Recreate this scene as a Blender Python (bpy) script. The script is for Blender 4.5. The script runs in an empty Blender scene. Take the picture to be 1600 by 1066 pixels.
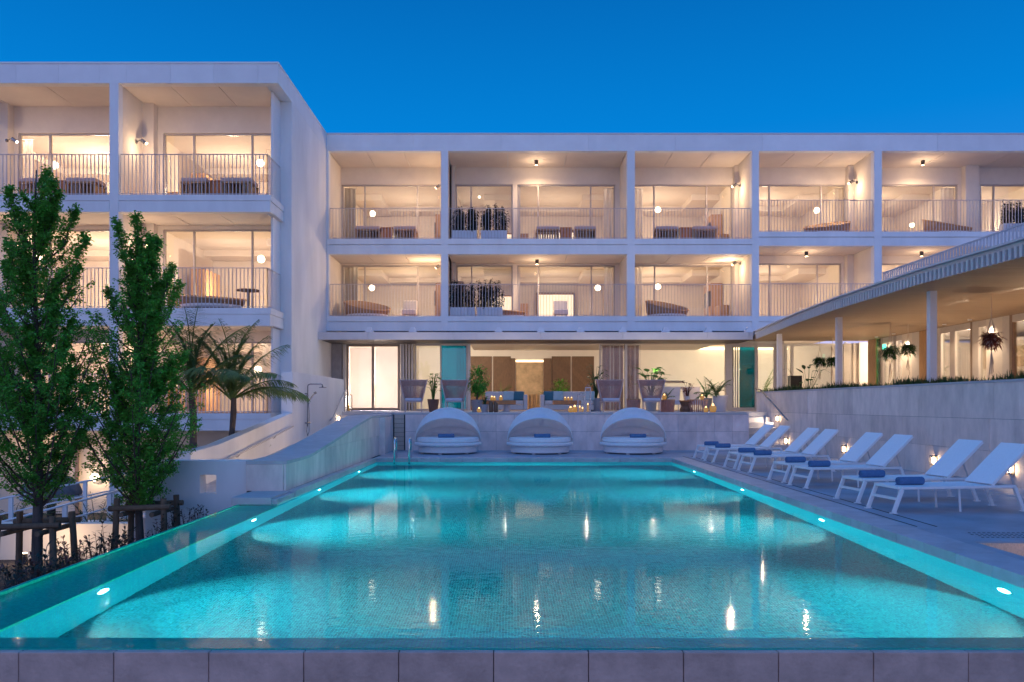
import bpy, math, random
from mathutils import Vector, Matrix
random.seed(7)
R = math.radians
scene = bpy.context.scene
COL = scene.collection

# ---------------------------------------------------------------- camera
HC, F = 1.445, 1250.0                 # eye height over the deck (m), focal length in photo pixels
cam_d = bpy.data.cameras.new('camera'); cam = bpy.data.objects.new('camera', cam_d)
COL.objects.link(cam); scene.camera = cam
cam.location = (0, 0, HC); cam.rotation_euler = (R(90), 0, 0)
cam_d.sensor_width = 36; cam_d.lens = F / 1600 * 36
cam_d.shift_x = 2 / 1600; cam_d.shift_y = 99 / 1600
cam_d.clip_start = .05; cam_d.clip_end = 3000

# ---------------------------------------------------------------- dusk sky
world = bpy.data.worlds.new("World"); scene.world = world; world.use_nodes = True
wt = world.node_tree; wn = wt.nodes; wl = wt.links
bg = wn['Background']
tc = wn.new('ShaderNodeTexCoord'); sep = wn.new('ShaderNodeSeparateXYZ')
wl.new(tc.outputs['Generated'], sep.inputs[0])
ramp = wn.new('ShaderNodeValToRGB'); cr = ramp.color_ramp; cr.interpolation = 'LINEAR'
# sine of the elevation -> colour: pale lilac afterglow round the horizon, deep blue above
stops = [(0.0, (.70, .62, .92)), (.10, (.58, .58, .95)), (.18, (.28, .42, .90)), (.25, (.010, .25, .76)),
         (.32, (.001, .222, .69)), (.45, (.001, .152, .52)), (.62, (.003, .195, .64)), (1.0, (.006, .225, .72))]
while len(cr.elements) < len(stops): cr.elements.new(.5)
for e, (p, c) in zip(cr.elements, stops): e.position = p; e.color = (*c, 1)
wl.new(sep.outputs['Z'], ramp.inputs[0]); wl.new(ramp.outputs[0], bg.inputs['Color'])
bg.inputs['Strength'].default_value = 1.0

sun_d = bpy.data.lights.new('sun', 'SUN'); sun = bpy.data.objects.new('sun', sun_d); COL.objects.link(sun)
sun_d.energy = .40; sun_d.angle = R(75); sun_d.color = (.74, .68, 1.0)     # last afterglow from behind the camera
sun.rotation_euler = (R(58), 0, R(-18))

scene.view_settings.view_transform = 'Standard'; scene.view_settings.look = 'None'
scene.view_settings.exposure = 0; scene.view_settings.gamma = 1
cy = scene.cycles
cy.use_denoising = True
cy.max_bounces = 10; cy.diffuse_bounces = 4; cy.glossy_bounces = 5; cy.transmission_bounces = 8; cy.transparent_max_bounces = 24
cy.caustics_reflective = True; cy.caustics_refractive = True
cy.sample_clamp_indirect = 4; cy.blur_glossy = .5

# ---------------------------------------------------------------- measuring: photo pixel at a known distance -> metres
def X(px, d): return (px - 798) / F * d
def Z(py, d): return HC + (632 - py) / F * d
def W(px, py, d): return (X(px, d), d, Z(py, d))
def G(px, py, z):                       # point of a level plane
    d = (HC - z) * F / (py - 632); return (X(px, d), d, z)

# ---------------------------------------------------------------- materials
MATS = {}
def nodes_of(name):
    m = bpy.data.materials.new(name); m.use_nodes = True; MATS[name] = m
    nt = m.node_tree; return m, nt, nt.nodes, nt.links, nt.nodes['Principled BSDF']
def pos_vec(nt, scale=(1, 1, 1)):
    g = nt.nodes.new('ShaderNodeNewGeometry'); mp = nt.nodes.new('ShaderNodeMapping'); mp.inputs['Scale'].default_value = scale
    nt.links.new(g.outputs['Position'], mp.inputs['Vector']); return mp.outputs['Vector']
def M(name, col, rough=.6, var=.12, scale=5, bump=0, bscale=60, metal=0, stretch=(1, 1, 1), rnd=0, emis=0, spec=.4, trans=0, ecol=None, detail=5):
    m, nt, n, l, b = nodes_of(name)
    tx = n.new('ShaderNodeTexNoise'); tx.inputs['Scale'].default_value = scale; tx.inputs['Detail'].default_value = detail
    tx.inputs['Roughness'].default_value = .62
    v = pos_vec(nt, stretch); l.new(v, tx.inputs['Vector'])
    mr = n.new('ShaderNodeMapRange'); mr.inputs['From Min'].default_value = .3; mr.inputs['From Max'].default_value = .7
    mr.inputs['To Min'].default_value = 1 - var; mr.inputs['To Max'].default_value = 1 + var
    l.new(tx.outputs['Fac'], mr.inputs['Value'])
    fac = mr.outputs[0]
    if rnd:
        oi = n.new('ShaderNodeObjectInfo'); m2 = n.new('ShaderNodeMapRange')
        m2.inputs['To Min'].default_value = 1 - rnd; m2.inputs['To Max'].default_value = 1 + rnd
        l.new(oi.outputs['Random'], m2.inputs['Value'])
        mu = n.new('ShaderNodeMath'); mu.operation = 'MULTIPLY'; l.new(fac, mu.inputs[0]); l.new(m2.outputs[0], mu.inputs[1]); fac = mu.outputs[0]
    vm = n.new('ShaderNodeVectorMath'); vm.operation = 'SCALE'; vm.inputs[0].default_value = col
    l.new(fac, vm.inputs['Scale']); l.new(vm.outputs[0], b.inputs['Base Color'])
    b.inputs['Roughness'].default_value = rough; b.inputs['Metallic'].default_value = metal
    b.inputs['Specular IOR Level'].default_value = spec
    if trans:
        # thin leaves / cloth let some light through
        tr = n.new('ShaderNodeBsdfTranslucent'); l.new(vm.outputs[0], tr.inputs['Color'])
        mx = n.new('ShaderNodeMixShader'); mx.inputs[0].default_value = trans
        l.new(b.outputs[0], mx.inputs[1]); l.new(tr.outputs[0], mx.inputs[2]); l.new(mx.outputs[0], n['Material Output'].inputs[0])
    if emis:
        b.inputs['Emission Color'].default_value = (*(ecol or col), 1); b.inputs['Emission Strength'].default_value = emis
    if bump:
        t2 = n.new('ShaderNodeTexNoise'); t2.inputs['Scale'].default_value = bscale; t2.inputs['Detail'].default_value = 4; l.new(v, t2.inputs['Vector'])
        bp = n.new('ShaderNodeBump'); bp.inputs['Strength'].default_value = bump; bp.inputs['Distance'].default_value = .02
        l.new(t2.outputs['Fac'], bp.inputs['Height']); l.new(bp.outputs[0], b.inputs['Normal'])
    return m
def mosaic(name, axes, c1, c2, size=.026):
    m, nt, n, l, b = nodes_of(name)
    g = n.new('ShaderNodeNewGeometry'); s = n.new('ShaderNodeSeparateXYZ'); c = n.new('ShaderNodeCombineXYZ')
    l.new(g.outputs['Position'], s.inputs[0]); l.new(s.outputs[axes[0]], c.inputs[0]); l.new(s.outputs[axes[1]], c.inputs[1])
    t = n.new('ShaderNodeTexBrick'); t.offset = 0; t.squash = 1
    t.inputs['Scale'].default_value = 1; t.inputs['Brick Width'].default_value = size; t.inputs['Row Height'].default_value = size
    t.inputs['Mortar Size'].default_value = .0018; t.inputs['Mortar Smooth'].default_value = .1
    t.inputs['Color1'].default_value = (*c1, 1); t.inputs['Color2'].default_value = (*c2, 1)
    t.inputs['Mortar'].default_value = (.10, .52, .54, 1); t.inputs['Bias'].default_value = -.1
    l.new(c.outputs[0], t.inputs['Vector']); l.new(t.outputs['Color'], b.inputs['Base Color'])
    b.inputs['Roughness'].default_value = .3
    return m
def pane_mat(name, tint, refl=1.0, rough=0.0):
    m, nt, n, l, b = nodes_of(name); n.remove(b)
    tr = n.new('ShaderNodeBsdfTransparent'); tr.inputs[0].default_value = (*tint, 1)
    gl = n.new('ShaderNodeBsdfGlossy'); gl.inputs['Roughness'].default_value = rough
    fr = n.new('ShaderNodeFresnel'); fr.inputs[0].default_value = 1.5
    mu = n.new('ShaderNodeMath'); mu.operation = 'MULTIPLY'; mu.inputs[1].default_value = refl
    mx = n.new('ShaderNodeMixShader'); l.new(fr.outputs[0], mu.inputs[0]); l.new(mu.outputs[0], mx.inputs[0])
    l.new(tr.outputs[0], mx.inputs[1]); l.new(gl.outputs[0], mx.inputs[2]); l.new(mx.outputs[0], n['Material Output'].inputs[0])
    return m

M('white_render', (.80, .79, .78), .75, .095, .9, .05, 40, stretch=(1, 1, .35))
M('white_panel', (.79, .79, .79), .6, .05, 1.2, rnd=.04)
M('cream_plaster', (.78, .70, .60), .8, .05, 1.5)
M('soffit_board', (.80, .71, .63), .7, .04, 1.2, rnd=.03)
M('room_paint', (.82, .74, .66), .8, .03, 2)
M('floor_wood', (.34, .20, .11), .45, .25, 4, stretch=(1, 12, 1))
M('deck_board', (.42, .24, .15), .6, .25, 4, stretch=(10, 1, 1))
M('oak', (.50, .29, .14), .5, .18, 4, stretch=(6, 6, 1))
M('orange_wood', (.52, .20, .07), .5, .2, 5, stretch=(1, 8, 1))
M('walnut', (.17, .095, .055), .55, .22, 6, stretch=(3, 3, 1), rnd=.10)
M('gold_stone', (.55, .38, .22), .6, .28, 3, .2, 18)
M('frame_metal', (.46, .41, .38), .4, .05, 4, metal=.2)
M('frame_bronze', (.33, .24, .18), .4, .08, 4, metal=.3)
M('frame_light', (.66, .60, .54), .45, .04, 4)
M('rail_metal', (.55, .52, .52), .45, .06, 4, metal=.1)
M('white_paint', (.84, .84, .85), .4, .03, 8)
M('canopy_metal', (.60, .58, .60), .4, .06, 2, rnd=.03)
M('dark_metal', (.06, .055, .055), .45, .1, 4)
M('chrome', (.75, .76, .78), .12, .03, 4, metal=1)
M('steel_dark', (.30, .31, .34), .25, .05, 4, metal=1)
M('stone_clad', (.82, .67, .62), .65, .20, 2.6, .25, 30, stretch=(1, 1, .6), rnd=.09, detail=8)
M('stone_clad_vein', (.80, .68, .61), .6, .15, 3.2, .25, 24, stretch=(1.3, 1.3, .55), rnd=.09, detail=9)
M('stone_top', (.52, .50, .50), .65, .10, 4, .1, 50, rnd=.04)
M('edge_stone', (.58, .39, .33), .55, .22, 5, .3, 34, rnd=.07, detail=9)
M('deck_stone', (.33, .36, .42), .58, .24, 1.1, .12, 60, rnd=.05, detail=8)
M('coping_stone', (.44, .44, .48), .55, .14, 4, .1, 50, rnd=.07)
M('terrace_stone', (.58, .54, .53), .6, .12, 3)
M('drain_dark', (.05, .05, .06), .6, .1, 4)
M('soil', (.06, .045, .035), .95, .4, 8, .5, 12)
M('earth', (.09, .085, .075), .95, .3, .6, .3, 6)
M('bark', (.10, .08, .07), .9, .35, 14, .8, 40, stretch=(1, 1, .25))
M('twig', (.10, .075, .06), .9, .3, 14)
M('post_wood', (.155, .10, .062), .8, .28, 12, .4, 30, stretch=(1, 1, .3), rnd=.1)
M('leaf_green', (.12, .37, .05), .5, .45, 7.0, trans=.35, spec=.3)
M('leaf_deep', (.028, .085, .030), .5, .35, 4, trans=.25)
M('leaf_bright', (.07, .20, .04), .45, .3, 4, trans=.3)
M('leaf_palm', (.13, .20, .055), .5, .3, 4, trans=.25)
M('leaf_red', (.16, .055, .045), .5, .5, 6, trans=.25)
M('leaf_dark', (.022, .030, .016), .6, .35, 6, trans=.1)
M('grass_blade', (.035, .085, .022), .6, .4, 6, trans=.2)
M('sling_white', (.88, .88, .89), .7, .03, 30)
M('cushion_white', (.89, .88, .89), .85, .04, 8, .15, 60)
M('hood_cloth', (.95, .92, .93), .85, .04, 5, .4, 14, trans=.38)
M('wicker_white', (.86, .84, .84), .7, .08, 30, .4, 90, stretch=(1, 1, 3))
M('towel_blue', (.095, .19, .36), .9, .12, 20, .5, 160)
M('rope_mauve', (.50, .27, .21), .8, .15, 12)
M('lounge_fabric', (.62, .46, .41), .85, .06, 8)
M('cushion_lilac', (.58, .54, .58), .85, .05, 8)
M('sofa_grey', (.68, .56, .49), .85, .06, 8, .1, 60)
M('cushion_teal', (.06, .16, .19), .85, .1, 8)
M('cushion_sky', (.42, .50, .48), .85, .1, 8)
M('terracotta', (.20, .12, .09), .7, .12, 6)
M('pot_white', (.66, .62, .62), .5, .05, 6)
M('pot_grey', (.33, .32, .33), .7, .1, 6)
M('planter_white', (.72, .73, .78), .5, .04, 6)
M('curtain_grey', (.48, .43, .38), .85, .06, 5, trans=.25)
M('curtain_pale', (.80, .74, .68), .85, .05, 5, trans=.5)
M('curtain_mauve', (.46, .35, .33), .8, .08, 5, trans=.2)
M('screen_paper', (.88, .83, .80), .8, .03, 2, trans=.6)
M('linen', (.80, .75, .70), .85, .05, 6)
M('tv_black', (.02, .02, .022), .2, .05, 4)
M('wicker_brown', (.42, .26, .15), .7, .2, 30, .4, 90)
M('rope_cream', (.62, .52, .42), .8, .1, 20)
M('pod_grey', (.17, .17, .18), .8, .2, 6, .3, 20)
M('blind_tan', (.36, .26, .17), .8, .06, 3, trans=.2)
M('recess_mosaic', (.56, .45, .37), .5, .18, 60)
M('glass_jar', (.35, .22, .08), .15, .05, 4, emis=.3, ecol=(1, .48, .10))
M('kitchen_steel', (.55, .55, .54), .3, .08, 4, metal=.7)
M('bulb_warm', (1, .8, .55), .5, 0, 1, emis=7, ecol=(1, .72, .42))
M('globe_glow', (1, .85, .65), .5, 0, 1, emis=7, ecol=(1, .80, .56))
M('bulkhead_glow', (1, .8, .55), .5, 0, 1, emis=52, ecol=(1, .69, .40))
M('chair_frame', (.55, .40, .36), .5, .05, 6)
M('lamp_small', (1, .8, .55), .5, 0, 1, emis=14, ecol=(1, .70, .38))
M('niche_glow', (1, .85, .6), .5, 0, 1, emis=1.0, ecol=(1, .80, .60))
M('cove_glow', (1, .85, .6), .5, 0, 1, emis=3, ecol=(1, .76, .46))
M('flame', (1, .6, .2), .5, 0, 1, emis=3.5, ecol=(1, .55, .18))
M('pool_lamp_glow', (1, 1, 1), .5, 0, 1, emis=26, ecol=(.92, 1, 1))
M('exit_green', (.1, .8, .5), .5, 0, 1, emis=3, ecol=(.1, .9, .55))
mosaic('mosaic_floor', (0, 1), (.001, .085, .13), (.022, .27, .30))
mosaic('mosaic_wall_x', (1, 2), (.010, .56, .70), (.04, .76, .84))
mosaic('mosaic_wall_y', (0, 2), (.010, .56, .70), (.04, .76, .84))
mosaic('mosaic_shelf', (0, 1), (.012, .74, .44), (.05, .93, .62))  # greener tile colour stands in for pool light on the shelves
pane_mat('pane', (.97, .97, .96), .8)
pane_mat('pane_teal', (.01, .52, .74), .5, .02)
pane_mat('pane_green', (.02, .30, .40), .8, .02)
pane_mat('pane_clear', (.93, .95, .95), 1.0)

# the water: clear refraction below, mirror above, a breath of ripple
m, nt, n, l, b = nodes_of('water'); n.remove(b)
rf = n.new('ShaderNodeBsdfRefraction'); rf.inputs['IOR'].default_value = 1.33; rf.inputs['Roughness'].default_value = 0; rf.inputs[0].default_value = (.24, .96, 1, 1)
gl = n.new('ShaderNodeBsdfGlossy'); gl.inputs['Roughness'].default_value = .035
fr = n.new('ShaderNodeFresnel'); fr.inputs[0].default_value = 1.33
mu = n.new('ShaderNodeMath'); mu.operation = 'MINIMUM'; mu.inputs[1].default_value = .21
mx = n.new('ShaderNodeMixShader'); l.new(fr.outputs[0], mu.inputs[0]); l.new(mu.outputs[0], mx.inputs[0])
l.new(rf.outputs[0], mx.inputs[1]); l.new(gl.outputs[0], mx.inputs[2]); l.new(mx.outputs[0], n['Material Output'].inputs[0])
t1 = n.new('ShaderNodeTexNoise'); t1.inputs['Scale'].default_value = 5.5; t1.inputs['Detail'].default_value = 3
l.new(pos_vec(nt, (1, 1.4, 1)), t1.inputs['Vector'])
bp = n.new('ShaderNodeBump'); bp.inputs['Strength'].default_value = .03; bp.inputs['Distance'].default_value = .05
l.new(t1.outputs['Fac'], bp.inputs['Height'])
for x in (rf, gl): l.new(bp.outputs[0], x.inputs['Normal'])

# ---------------------------------------------------------------- mesh builder
class MB:
    def __init__(s): s.v = []; s.f = []
    def add(s, vs, fs):
        o = len(s.v); s.v += [tuple(p) for p in vs]; s.f += [tuple(i + o for i in f) for f in fs]; return s
    def box(s, x0, x1, y0, y1, z0, z1):
        x0, x1 = sorted((x0, x1)); y0, y1 = sorted((y0, y1)); z0, z1 = sorted((z0, z1))
        return s.add([(x0, y0, z0), (x1, y0, z0), (x1, y1, z0), (x0, y1, z0), (x0, y0, z1), (x1, y0, z1), (x1, y1, z1), (x0, y1, z1)],
                     [(0, 3, 2, 1), (4, 5, 6, 7), (0, 1, 5, 4), (1, 2, 6, 5), (2, 3, 7, 6), (3, 0, 4, 7)])
    def bar(s, a, b, w, h=None, up=(0, 0, 1)):
        a, b = Vector(a), Vector(b); h = h or w; t = (b - a).normalized(); u = Vector(up)
        if abs(t.dot(u)) > .98: u = Vector((0, 1, 0))
        sd = t.cross(u).normalized(); u = sd.cross(t).normalized(); vs = []
        for p in (a, b):
            for i, j in ((-1, -1), (1, -1), (1, 1), (-1, 1)): vs.append(p + sd * (i * w / 2) + u * (j * h / 2))
        return s.add(vs, [(0, 1, 2, 3), (7, 6, 5, 4), (0, 4, 5, 1), (1, 5, 6, 2), (2, 6, 7, 3), (3, 7, 4, 0)])
    def tube(s, pts, r, n=8, cap=True):
        pts = [Vector(p) for p in pts]; rs = r if isinstance(r, (list, tuple)) else [r] * len(pts)
        rings = []; ref = None
        for i, p in enumerate(pts):
            t = (pts[min(i + 1, len(pts) - 1)] - pts[max(i - 1, 0)])
            t = t.normalized() if t.length > 1e-9 else Vector((0, 0, 1))
            if ref is None: ref = Vector((0, 0, 1)) if abs(t.z) < .9 else Vector((1, 0, 0))
            a = (ref - t * ref.dot(t)).normalized(); bb = t.cross(a); ref = a
            rings.append([p + (a * math.cos(2 * math.pi * k / n) + bb * math.sin(2 * math.pi * k / n)) * rs[i] for k in range(n)])
        vs = [q for g in rings for q in g]; fs = []
        for i in range(len(pts) - 1):
            for k in range(n):
                k2 = (k + 1) % n; fs.append((i * n + k, i * n + k2, (i + 1) * n + k2, (i + 1) * n + k))
        if cap: fs += [tuple(reversed(range(n))), tuple(range((len(pts) - 1) * n, len(pts) * n))]
        return s.add(vs, fs)
    def lathe(s, c, prof, n=24, cap=True):
        vs = [(c[0] + r * math.cos(2 * math.pi * k / n), c[1] + r * math.sin(2 * math.pi * k / n), c[2] + z) for r, z in prof for k in range(n)]
        fs = []
        for i in range(len(prof) - 1):
            for k in range(n):
                k2 = (k + 1) % n; fs.append((i * n + k, i * n + k2, (i + 1) * n + k2, (i + 1) * n + k))
        if cap: fs += [tuple(reversed(range(n))), tuple(range((len(prof) - 1) * n, len(prof) * n))]
        return s.add(vs, fs)
    def ball(s, c, r, n=12, m=8, sz=1):
        return s.lathe(c, [(max(1e-4, r * math.sin(math.pi * i / m)), -r * sz * math.cos(math.pi * i / m)) for i in range(m + 1)], n)
    def prism(s, poly, z0, z1):                     # poly in x,y
        n = len(poly); return s.add([(x, y, z0) for x, y in poly] + [(x, y, z1) for x, y in poly],
            [tuple(reversed(range(n))), tuple(range(n, 2 * n))] + [(i, (i + 1) % n, n + (i + 1) % n, n + i) for i in range(n)])
    def prism_x(s, poly, x0, x1):                   # poly in y,z
        n = len(poly); return s.add([(x0, y, z) for y, z in poly] + [(x1, y, z) for y, z in poly],
            [tuple(range(n)), tuple(reversed(range(n, 2 * n)))] + [(i, n + i, n + (i + 1) % n, (i + 1) % n) for i in range(n)])
    def grid(s, rows):                              # rows of points -> sheet
        nr, nc = len(rows), len(rows[0])
        return s.add([p for r in rows for p in r], [(i * nc + j, i * nc + j + 1, (i + 1) * nc + j + 1, (i + 1) * nc + j) for i in range(nr - 1) for j in range(nc - 1)])
    def leaf(s, base, dirv, L, w, droop=0, up=(0, 0, 1), seg=2):
        base = Vector(base); d = Vector(dirv).normalized(); sd = d.cross(Vector(up))
        sd = sd.normalized() if sd.length > 1e-3 else Vector((1, 0, 0)); vs = []; fs = []
        for i in range(seg + 1):
            t = i / seg; p = base + d * (L * t) + Vector((0, 0, -droop * L * t * t))
            ww = w * math.sin(math.pi * min(.97, .08 + t * .9)) / 2
            vs += [p - sd * ww, p + sd * ww]
        for i in range(seg): fs.append((2 * i, 2 * i + 1, 2 * i + 3, 2 * i + 2))
        return s.add(vs, fs)

def props(o, label=None, cat=None, group=None, kind=None):
    if label: o['label'] = label
    if cat: o['category'] = cat
    if group: o['group'] = group
    if kind: o['kind'] = kind
    return o
def thing(name, loc, label, cat, group=None, rz=0):
    o = bpy.data.objects.new(name, None); COL.objects.link(o); o.location = loc; o.rotation_euler = (0, 0, rz)
    o.empty_display_size = .2
    return props(o, label, cat, group)
def wloc(o):
    v = Vector(o.location)
    while o.parent: o = o.parent; v += Vector(o.location)
    return v
def build(name, mb, mat, parent=None, smooth=False, bevel=0, local=False, subsurf=0):
    """links mb as one mesh object; vertices are given in world space unless local"""
    me = bpy.data.meshes.new(name)
    if local: org = Vector((0, 0, 0))
    elif parent is not None: org = wloc(parent)
    else:
        xs = [v[0] for v in mb.v]; ys = [v[1] for v in mb.v]; zs = [v[2] for v in mb.v]
        org = Vector(((min(xs) + max(xs)) / 2, (min(ys) + max(ys)) / 2, min(zs)))
    me.from_pydata([(v[0] - org.x, v[1] - org.y, v[2] - org.z) for v in mb.v], [], mb.f); me.update()
    mats = mat if isinstance(mat, (list, tuple)) else [mat]
    for q in mats: me.materials.append(MATS[q])
    if smooth:
        for p in me.polygons: p.use_smooth = True
    o = bpy.data.objects.new(name, me); COL.objects.link(o)
    if parent is not None: o.parent = parent
    elif not local: o.location = org
    if bevel:
        md = o.modifiers.new('bevel', 'BEVEL'); md.width = bevel; md.segments = 2; md.limit_method = 'ANGLE'
    if subsurf:
        md = o.modifiers.new('sub', 'SUBSURF'); md.levels = md.render_levels = subsurf
    return o
def single(name, mb, mat, label, cat, group=None, **k): return props(build(name, mb, mat, None, **k), label, cat, group)
def struct(name, mb, mat, **k): return props(build(name, mb, mat, None, **k), kind='structure')
def stuff(o): o['kind'] = 'stuff'; return o
KIDS = {}
def dup(o, loc=None, rz=None, label=None, parent=None):
    c = o.copy(); COL.objects.link(c)
    if parent is not None: c.parent = parent
    if loc is not None: c.location = loc
    if rz is not None: c.rotation_euler = (0, 0, rz)
    if label: c['label'] = label
    for ch in o.children: dup(ch, parent=c)
    return c
def lamp(kind, loc, energy, col, size=.05, aim=None, cone=None, blend=.6, size_y=None):
    d = bpy.data.lights.new(kind.lower() + '_light', kind); d.energy = energy; d.color = col
    if kind == 'AREA':
        d.size = size
        if size_y: d.shape = 'RECTANGLE'; d.size_y = size_y
    else: d.shadow_soft_size = size
    if kind == 'SPOT': d.spot_size = R(cone); d.spot_blend = blend
    o = bpy.data.objects.new(kind.lower() + '_light', d); COL.objects.link(o); o.location = loc
    if aim is not None: o.rotation_euler = (Vector(aim) - Vector(loc)).to_track_quat('-Z', 'Y').to_euler()
    return o
WARM = (1, .69, .42); WARM2 = (1, .79, .57)
M('soffit_wood', (.42, .30, .20), .55, .10, 3, stretch=(.6, 14, 1), rnd=.05)
M('fin_metal', (.55, .56, .58), .45, .05, 3)
M('soffit_dark', (.11, .085, .075), .5, .08, 3)
M('amber_paint', (.80, .52, .26), .7, .05, 2)
pane_mat('exit_dim', (.10, .62, .45), 1.0, .02)
# ================================================================ terrain, pool, decks
WZ = -.10
XL, XR, YF, YB = -3.58, 4.33, 5.07, 21.46      # pool walls
XO = -4.22                                      # outer rim of the overflow shelf
YT = 25.2                                       # terrace wall
TZ = 1.183                                      # terrace level
struct('ground', MB().box(-300, 300, -40, 500, -2.9, -2.45), 'earth')
struct('planting_bed', MB().add([(-30, 4, -1.4), (-4.35, 4, -1.4), (-4.35, 13.4, -1.25), (-30, 13.4, -1.35), (-6.1, 16, -1.5), (-30, 16, -1.7), (-6.8, 25, -2.2), (-30, 25, -2.3)],
    [(0, 1, 2, 3), (3, 2, 4, 5), (5, 4, 6, 7)]), 'soil')

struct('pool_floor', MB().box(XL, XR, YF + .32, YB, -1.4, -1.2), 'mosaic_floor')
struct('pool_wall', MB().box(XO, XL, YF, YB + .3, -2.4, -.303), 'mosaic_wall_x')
struct('overflow_shelf', MB().box(XO + .03, XL + .003, YF, 12.36, -.30, -.24).box(XO - .02, XO + .03, YF, 12.36, -.30, -.106), 'mosaic_shelf')
struct('pool_wall', MB().box(XR, XR + .4, YF, YB, -2.4, -.135), 'mosaic_wall_x')
struct('pool_wall', MB().box(XL, XR + .4, YB, YB + .3, -2.4, -.135), 'mosaic_wall_y')
struct('pool_wall', MB().box(XO + .07, XR, 5.064, YF + .32, -2.4, -.263), 'mosaic_wall_y')
struct('overflow_shelf', MB().box(XL + .004, XR, 5.064, YF + .323, -.26, -.20), 'mosaic_shelf')
w = MB().grid([[(XO + (XR - XO) * i / 40, 5.066 + (YB - 5.066) * j / 80, WZ) for i in range(41)] for j in range(81)])
struct('water', w, 'water')

# overflow wall at the front: 0.6 m stones
ow = thing('overflow_wall', (0, 5.06, -2.4), 'low grey stone overflow wall along the front edge of the pool', 'wall')
build('core', MB().box(XO - .02, 8, 5.045, 5.062, -2.4, -.109), 'drain_dark', ow)
for i in range(-5, 18):
    x0 = X(33 + 147.7 * i, 5.03) + .002
    if x0 > 7: break
    build('stone_panel', MB().box(x0, x0 + .590, 5.004 + random.uniform(-.002, .002), 5.06, -.71, -.106 + random.uniform(-.001, .001)), 'edge_stone', ow, bevel=.006)

# copings
def coping(x0, x1, y0, y1, z0, z1, n, axis, par, name='coping_stone', mat='coping_stone'):
    for i in range(n):
        if axis == 'y':
            a = y0 + (y1 - y0) * i / n; b = y0 + (y1 - y0) * (i + 1) / n; bb = MB().box(x0, x1, a + .003, b - .003, z0, z1 + random.uniform(-.002, .002))
        else:
            a = x0 + (x1 - x0) * i / n; b = x0 + (x1 - x0) * (i + 1) / n; bb = MB().box(a + .003, b - .003, y0, y1, z0, z1 + random.uniform(-.002, .002))
        build(name, bb, mat, par, bevel=.006)
pd = struct('pool_deck', MB().box(4.745, 8.75, 8.42, YT + .1, -.6, 0).box(4.745, 4.872, 3, 8.42, -.6, 0).box(8.2, 8.75, 3, 8.42, -.6, 0)
            .box(-3.7, 4.745, YB + .42, YT + .1, -.6, 0).box(7.4, 8.75, YT + .1, 28.6, -.6, 0), 'deck_stone')
coping(XR - .02, 4.742, 3, YB - .02, -.132, .003, 31, 'y', pd)
coping(-3.7, 4.742, YB - .02, YB + .417, -.132, .003, 14, 'x', pd)
# recessed warm lit basin in the deck
struct('sunken_basin', MB().box(4.872, 8.2, 3, 8.42, -.62, -.36).box(4.872, 4.90, 3, 8.42, -.36, -.012).box(4.90, 8.2, 8.39, 8.42, -.36, -.012).box(8.17, 8.2, 3, 8.39, -.36, -.012), 'recess_mosaic')
lamp('AREA', (6.4, 8.0, -.04), 32, WARM, 1.8, aim=(6.4, 7.4, -.4), size_y=.06)
for i, xx in enumerate((4.795, 5.03)):
    single('drain_channel', MB().box(xx - .009, xx + .009, 9.45, 22.3, .001, .005),
           'drain_dark', ['thin dark drain line in the deck, the one nearest the pool coping', 'thin dark drain line in the deck, the one nearest the lounger feet'][i], 'drain', 'drain lines in the pool deck')
g = MB()
for r in range(4):
    for c in range(34):
        x, y = 5.12 + c * .055 + (r % 2) * .027, 8.68 + r * .10; g.lathe((x, y, .001), [(.017, 0), (.017, .004)], 8)
dg = single('drain_grate', MB().box(5.09, 7.02, 8.62, 9.04, .0005, .002), 'deck_stone', 'band of small round drain holes beside the sunken warm lit basin', 'drain')
stuff(build('hole', g, 'drain_dark', dg))

# eight underwater lamps, four in each side wall
for k, yy in enumerate((7.0, 11.1, 14.9, 18.8)):
    nm = ['nearest the camera', 'second from the camera', 'third from the camera', 'farthest from the camera'][k]
    for s, xw in ((1, XL), (-1, XR)):
        t = thing('pool_lamp', (xw, yy, -.50), f"oval underwater lamp glowing in the {'left' if s > 0 else 'right'} pool wall, {nm}", 'pool lamp', 'underwater lamps in the pool walls')
        def disc(r1, r2, x0, x1): return MB().add([(xw + s * xx, yy + r1 * math.cos(a * math.pi / 10), -.50 + r2 * math.sin(a * math.pi / 10)) for xx in (x0, x1) for a in range(20)],
            [tuple(range(20)), tuple(reversed(range(20, 40)))] + [(i, (i + 1) % 20, 20 + (i + 1) % 20, 20 + i) for i in range(20)])
        build('bezel', disc(.105, .085, .001, .012), 'chrome', t); build('lens', disc(.085, .065, .0125, .022), 'pool_lamp_glow', t)
        lamp('SPOT', (xw + s * .03, yy, -.50), 620, (.70, .98, 1), .012, aim=(xw + s * 4, yy, -.36), cone=58, blend=1)
        lamp('SPOT', (xw + s * .03, yy, -.50), 800, (1, 1, .96), .012, aim=(xw + s * 1, yy + .05, -1.16), cone=118, blend=1)

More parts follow.
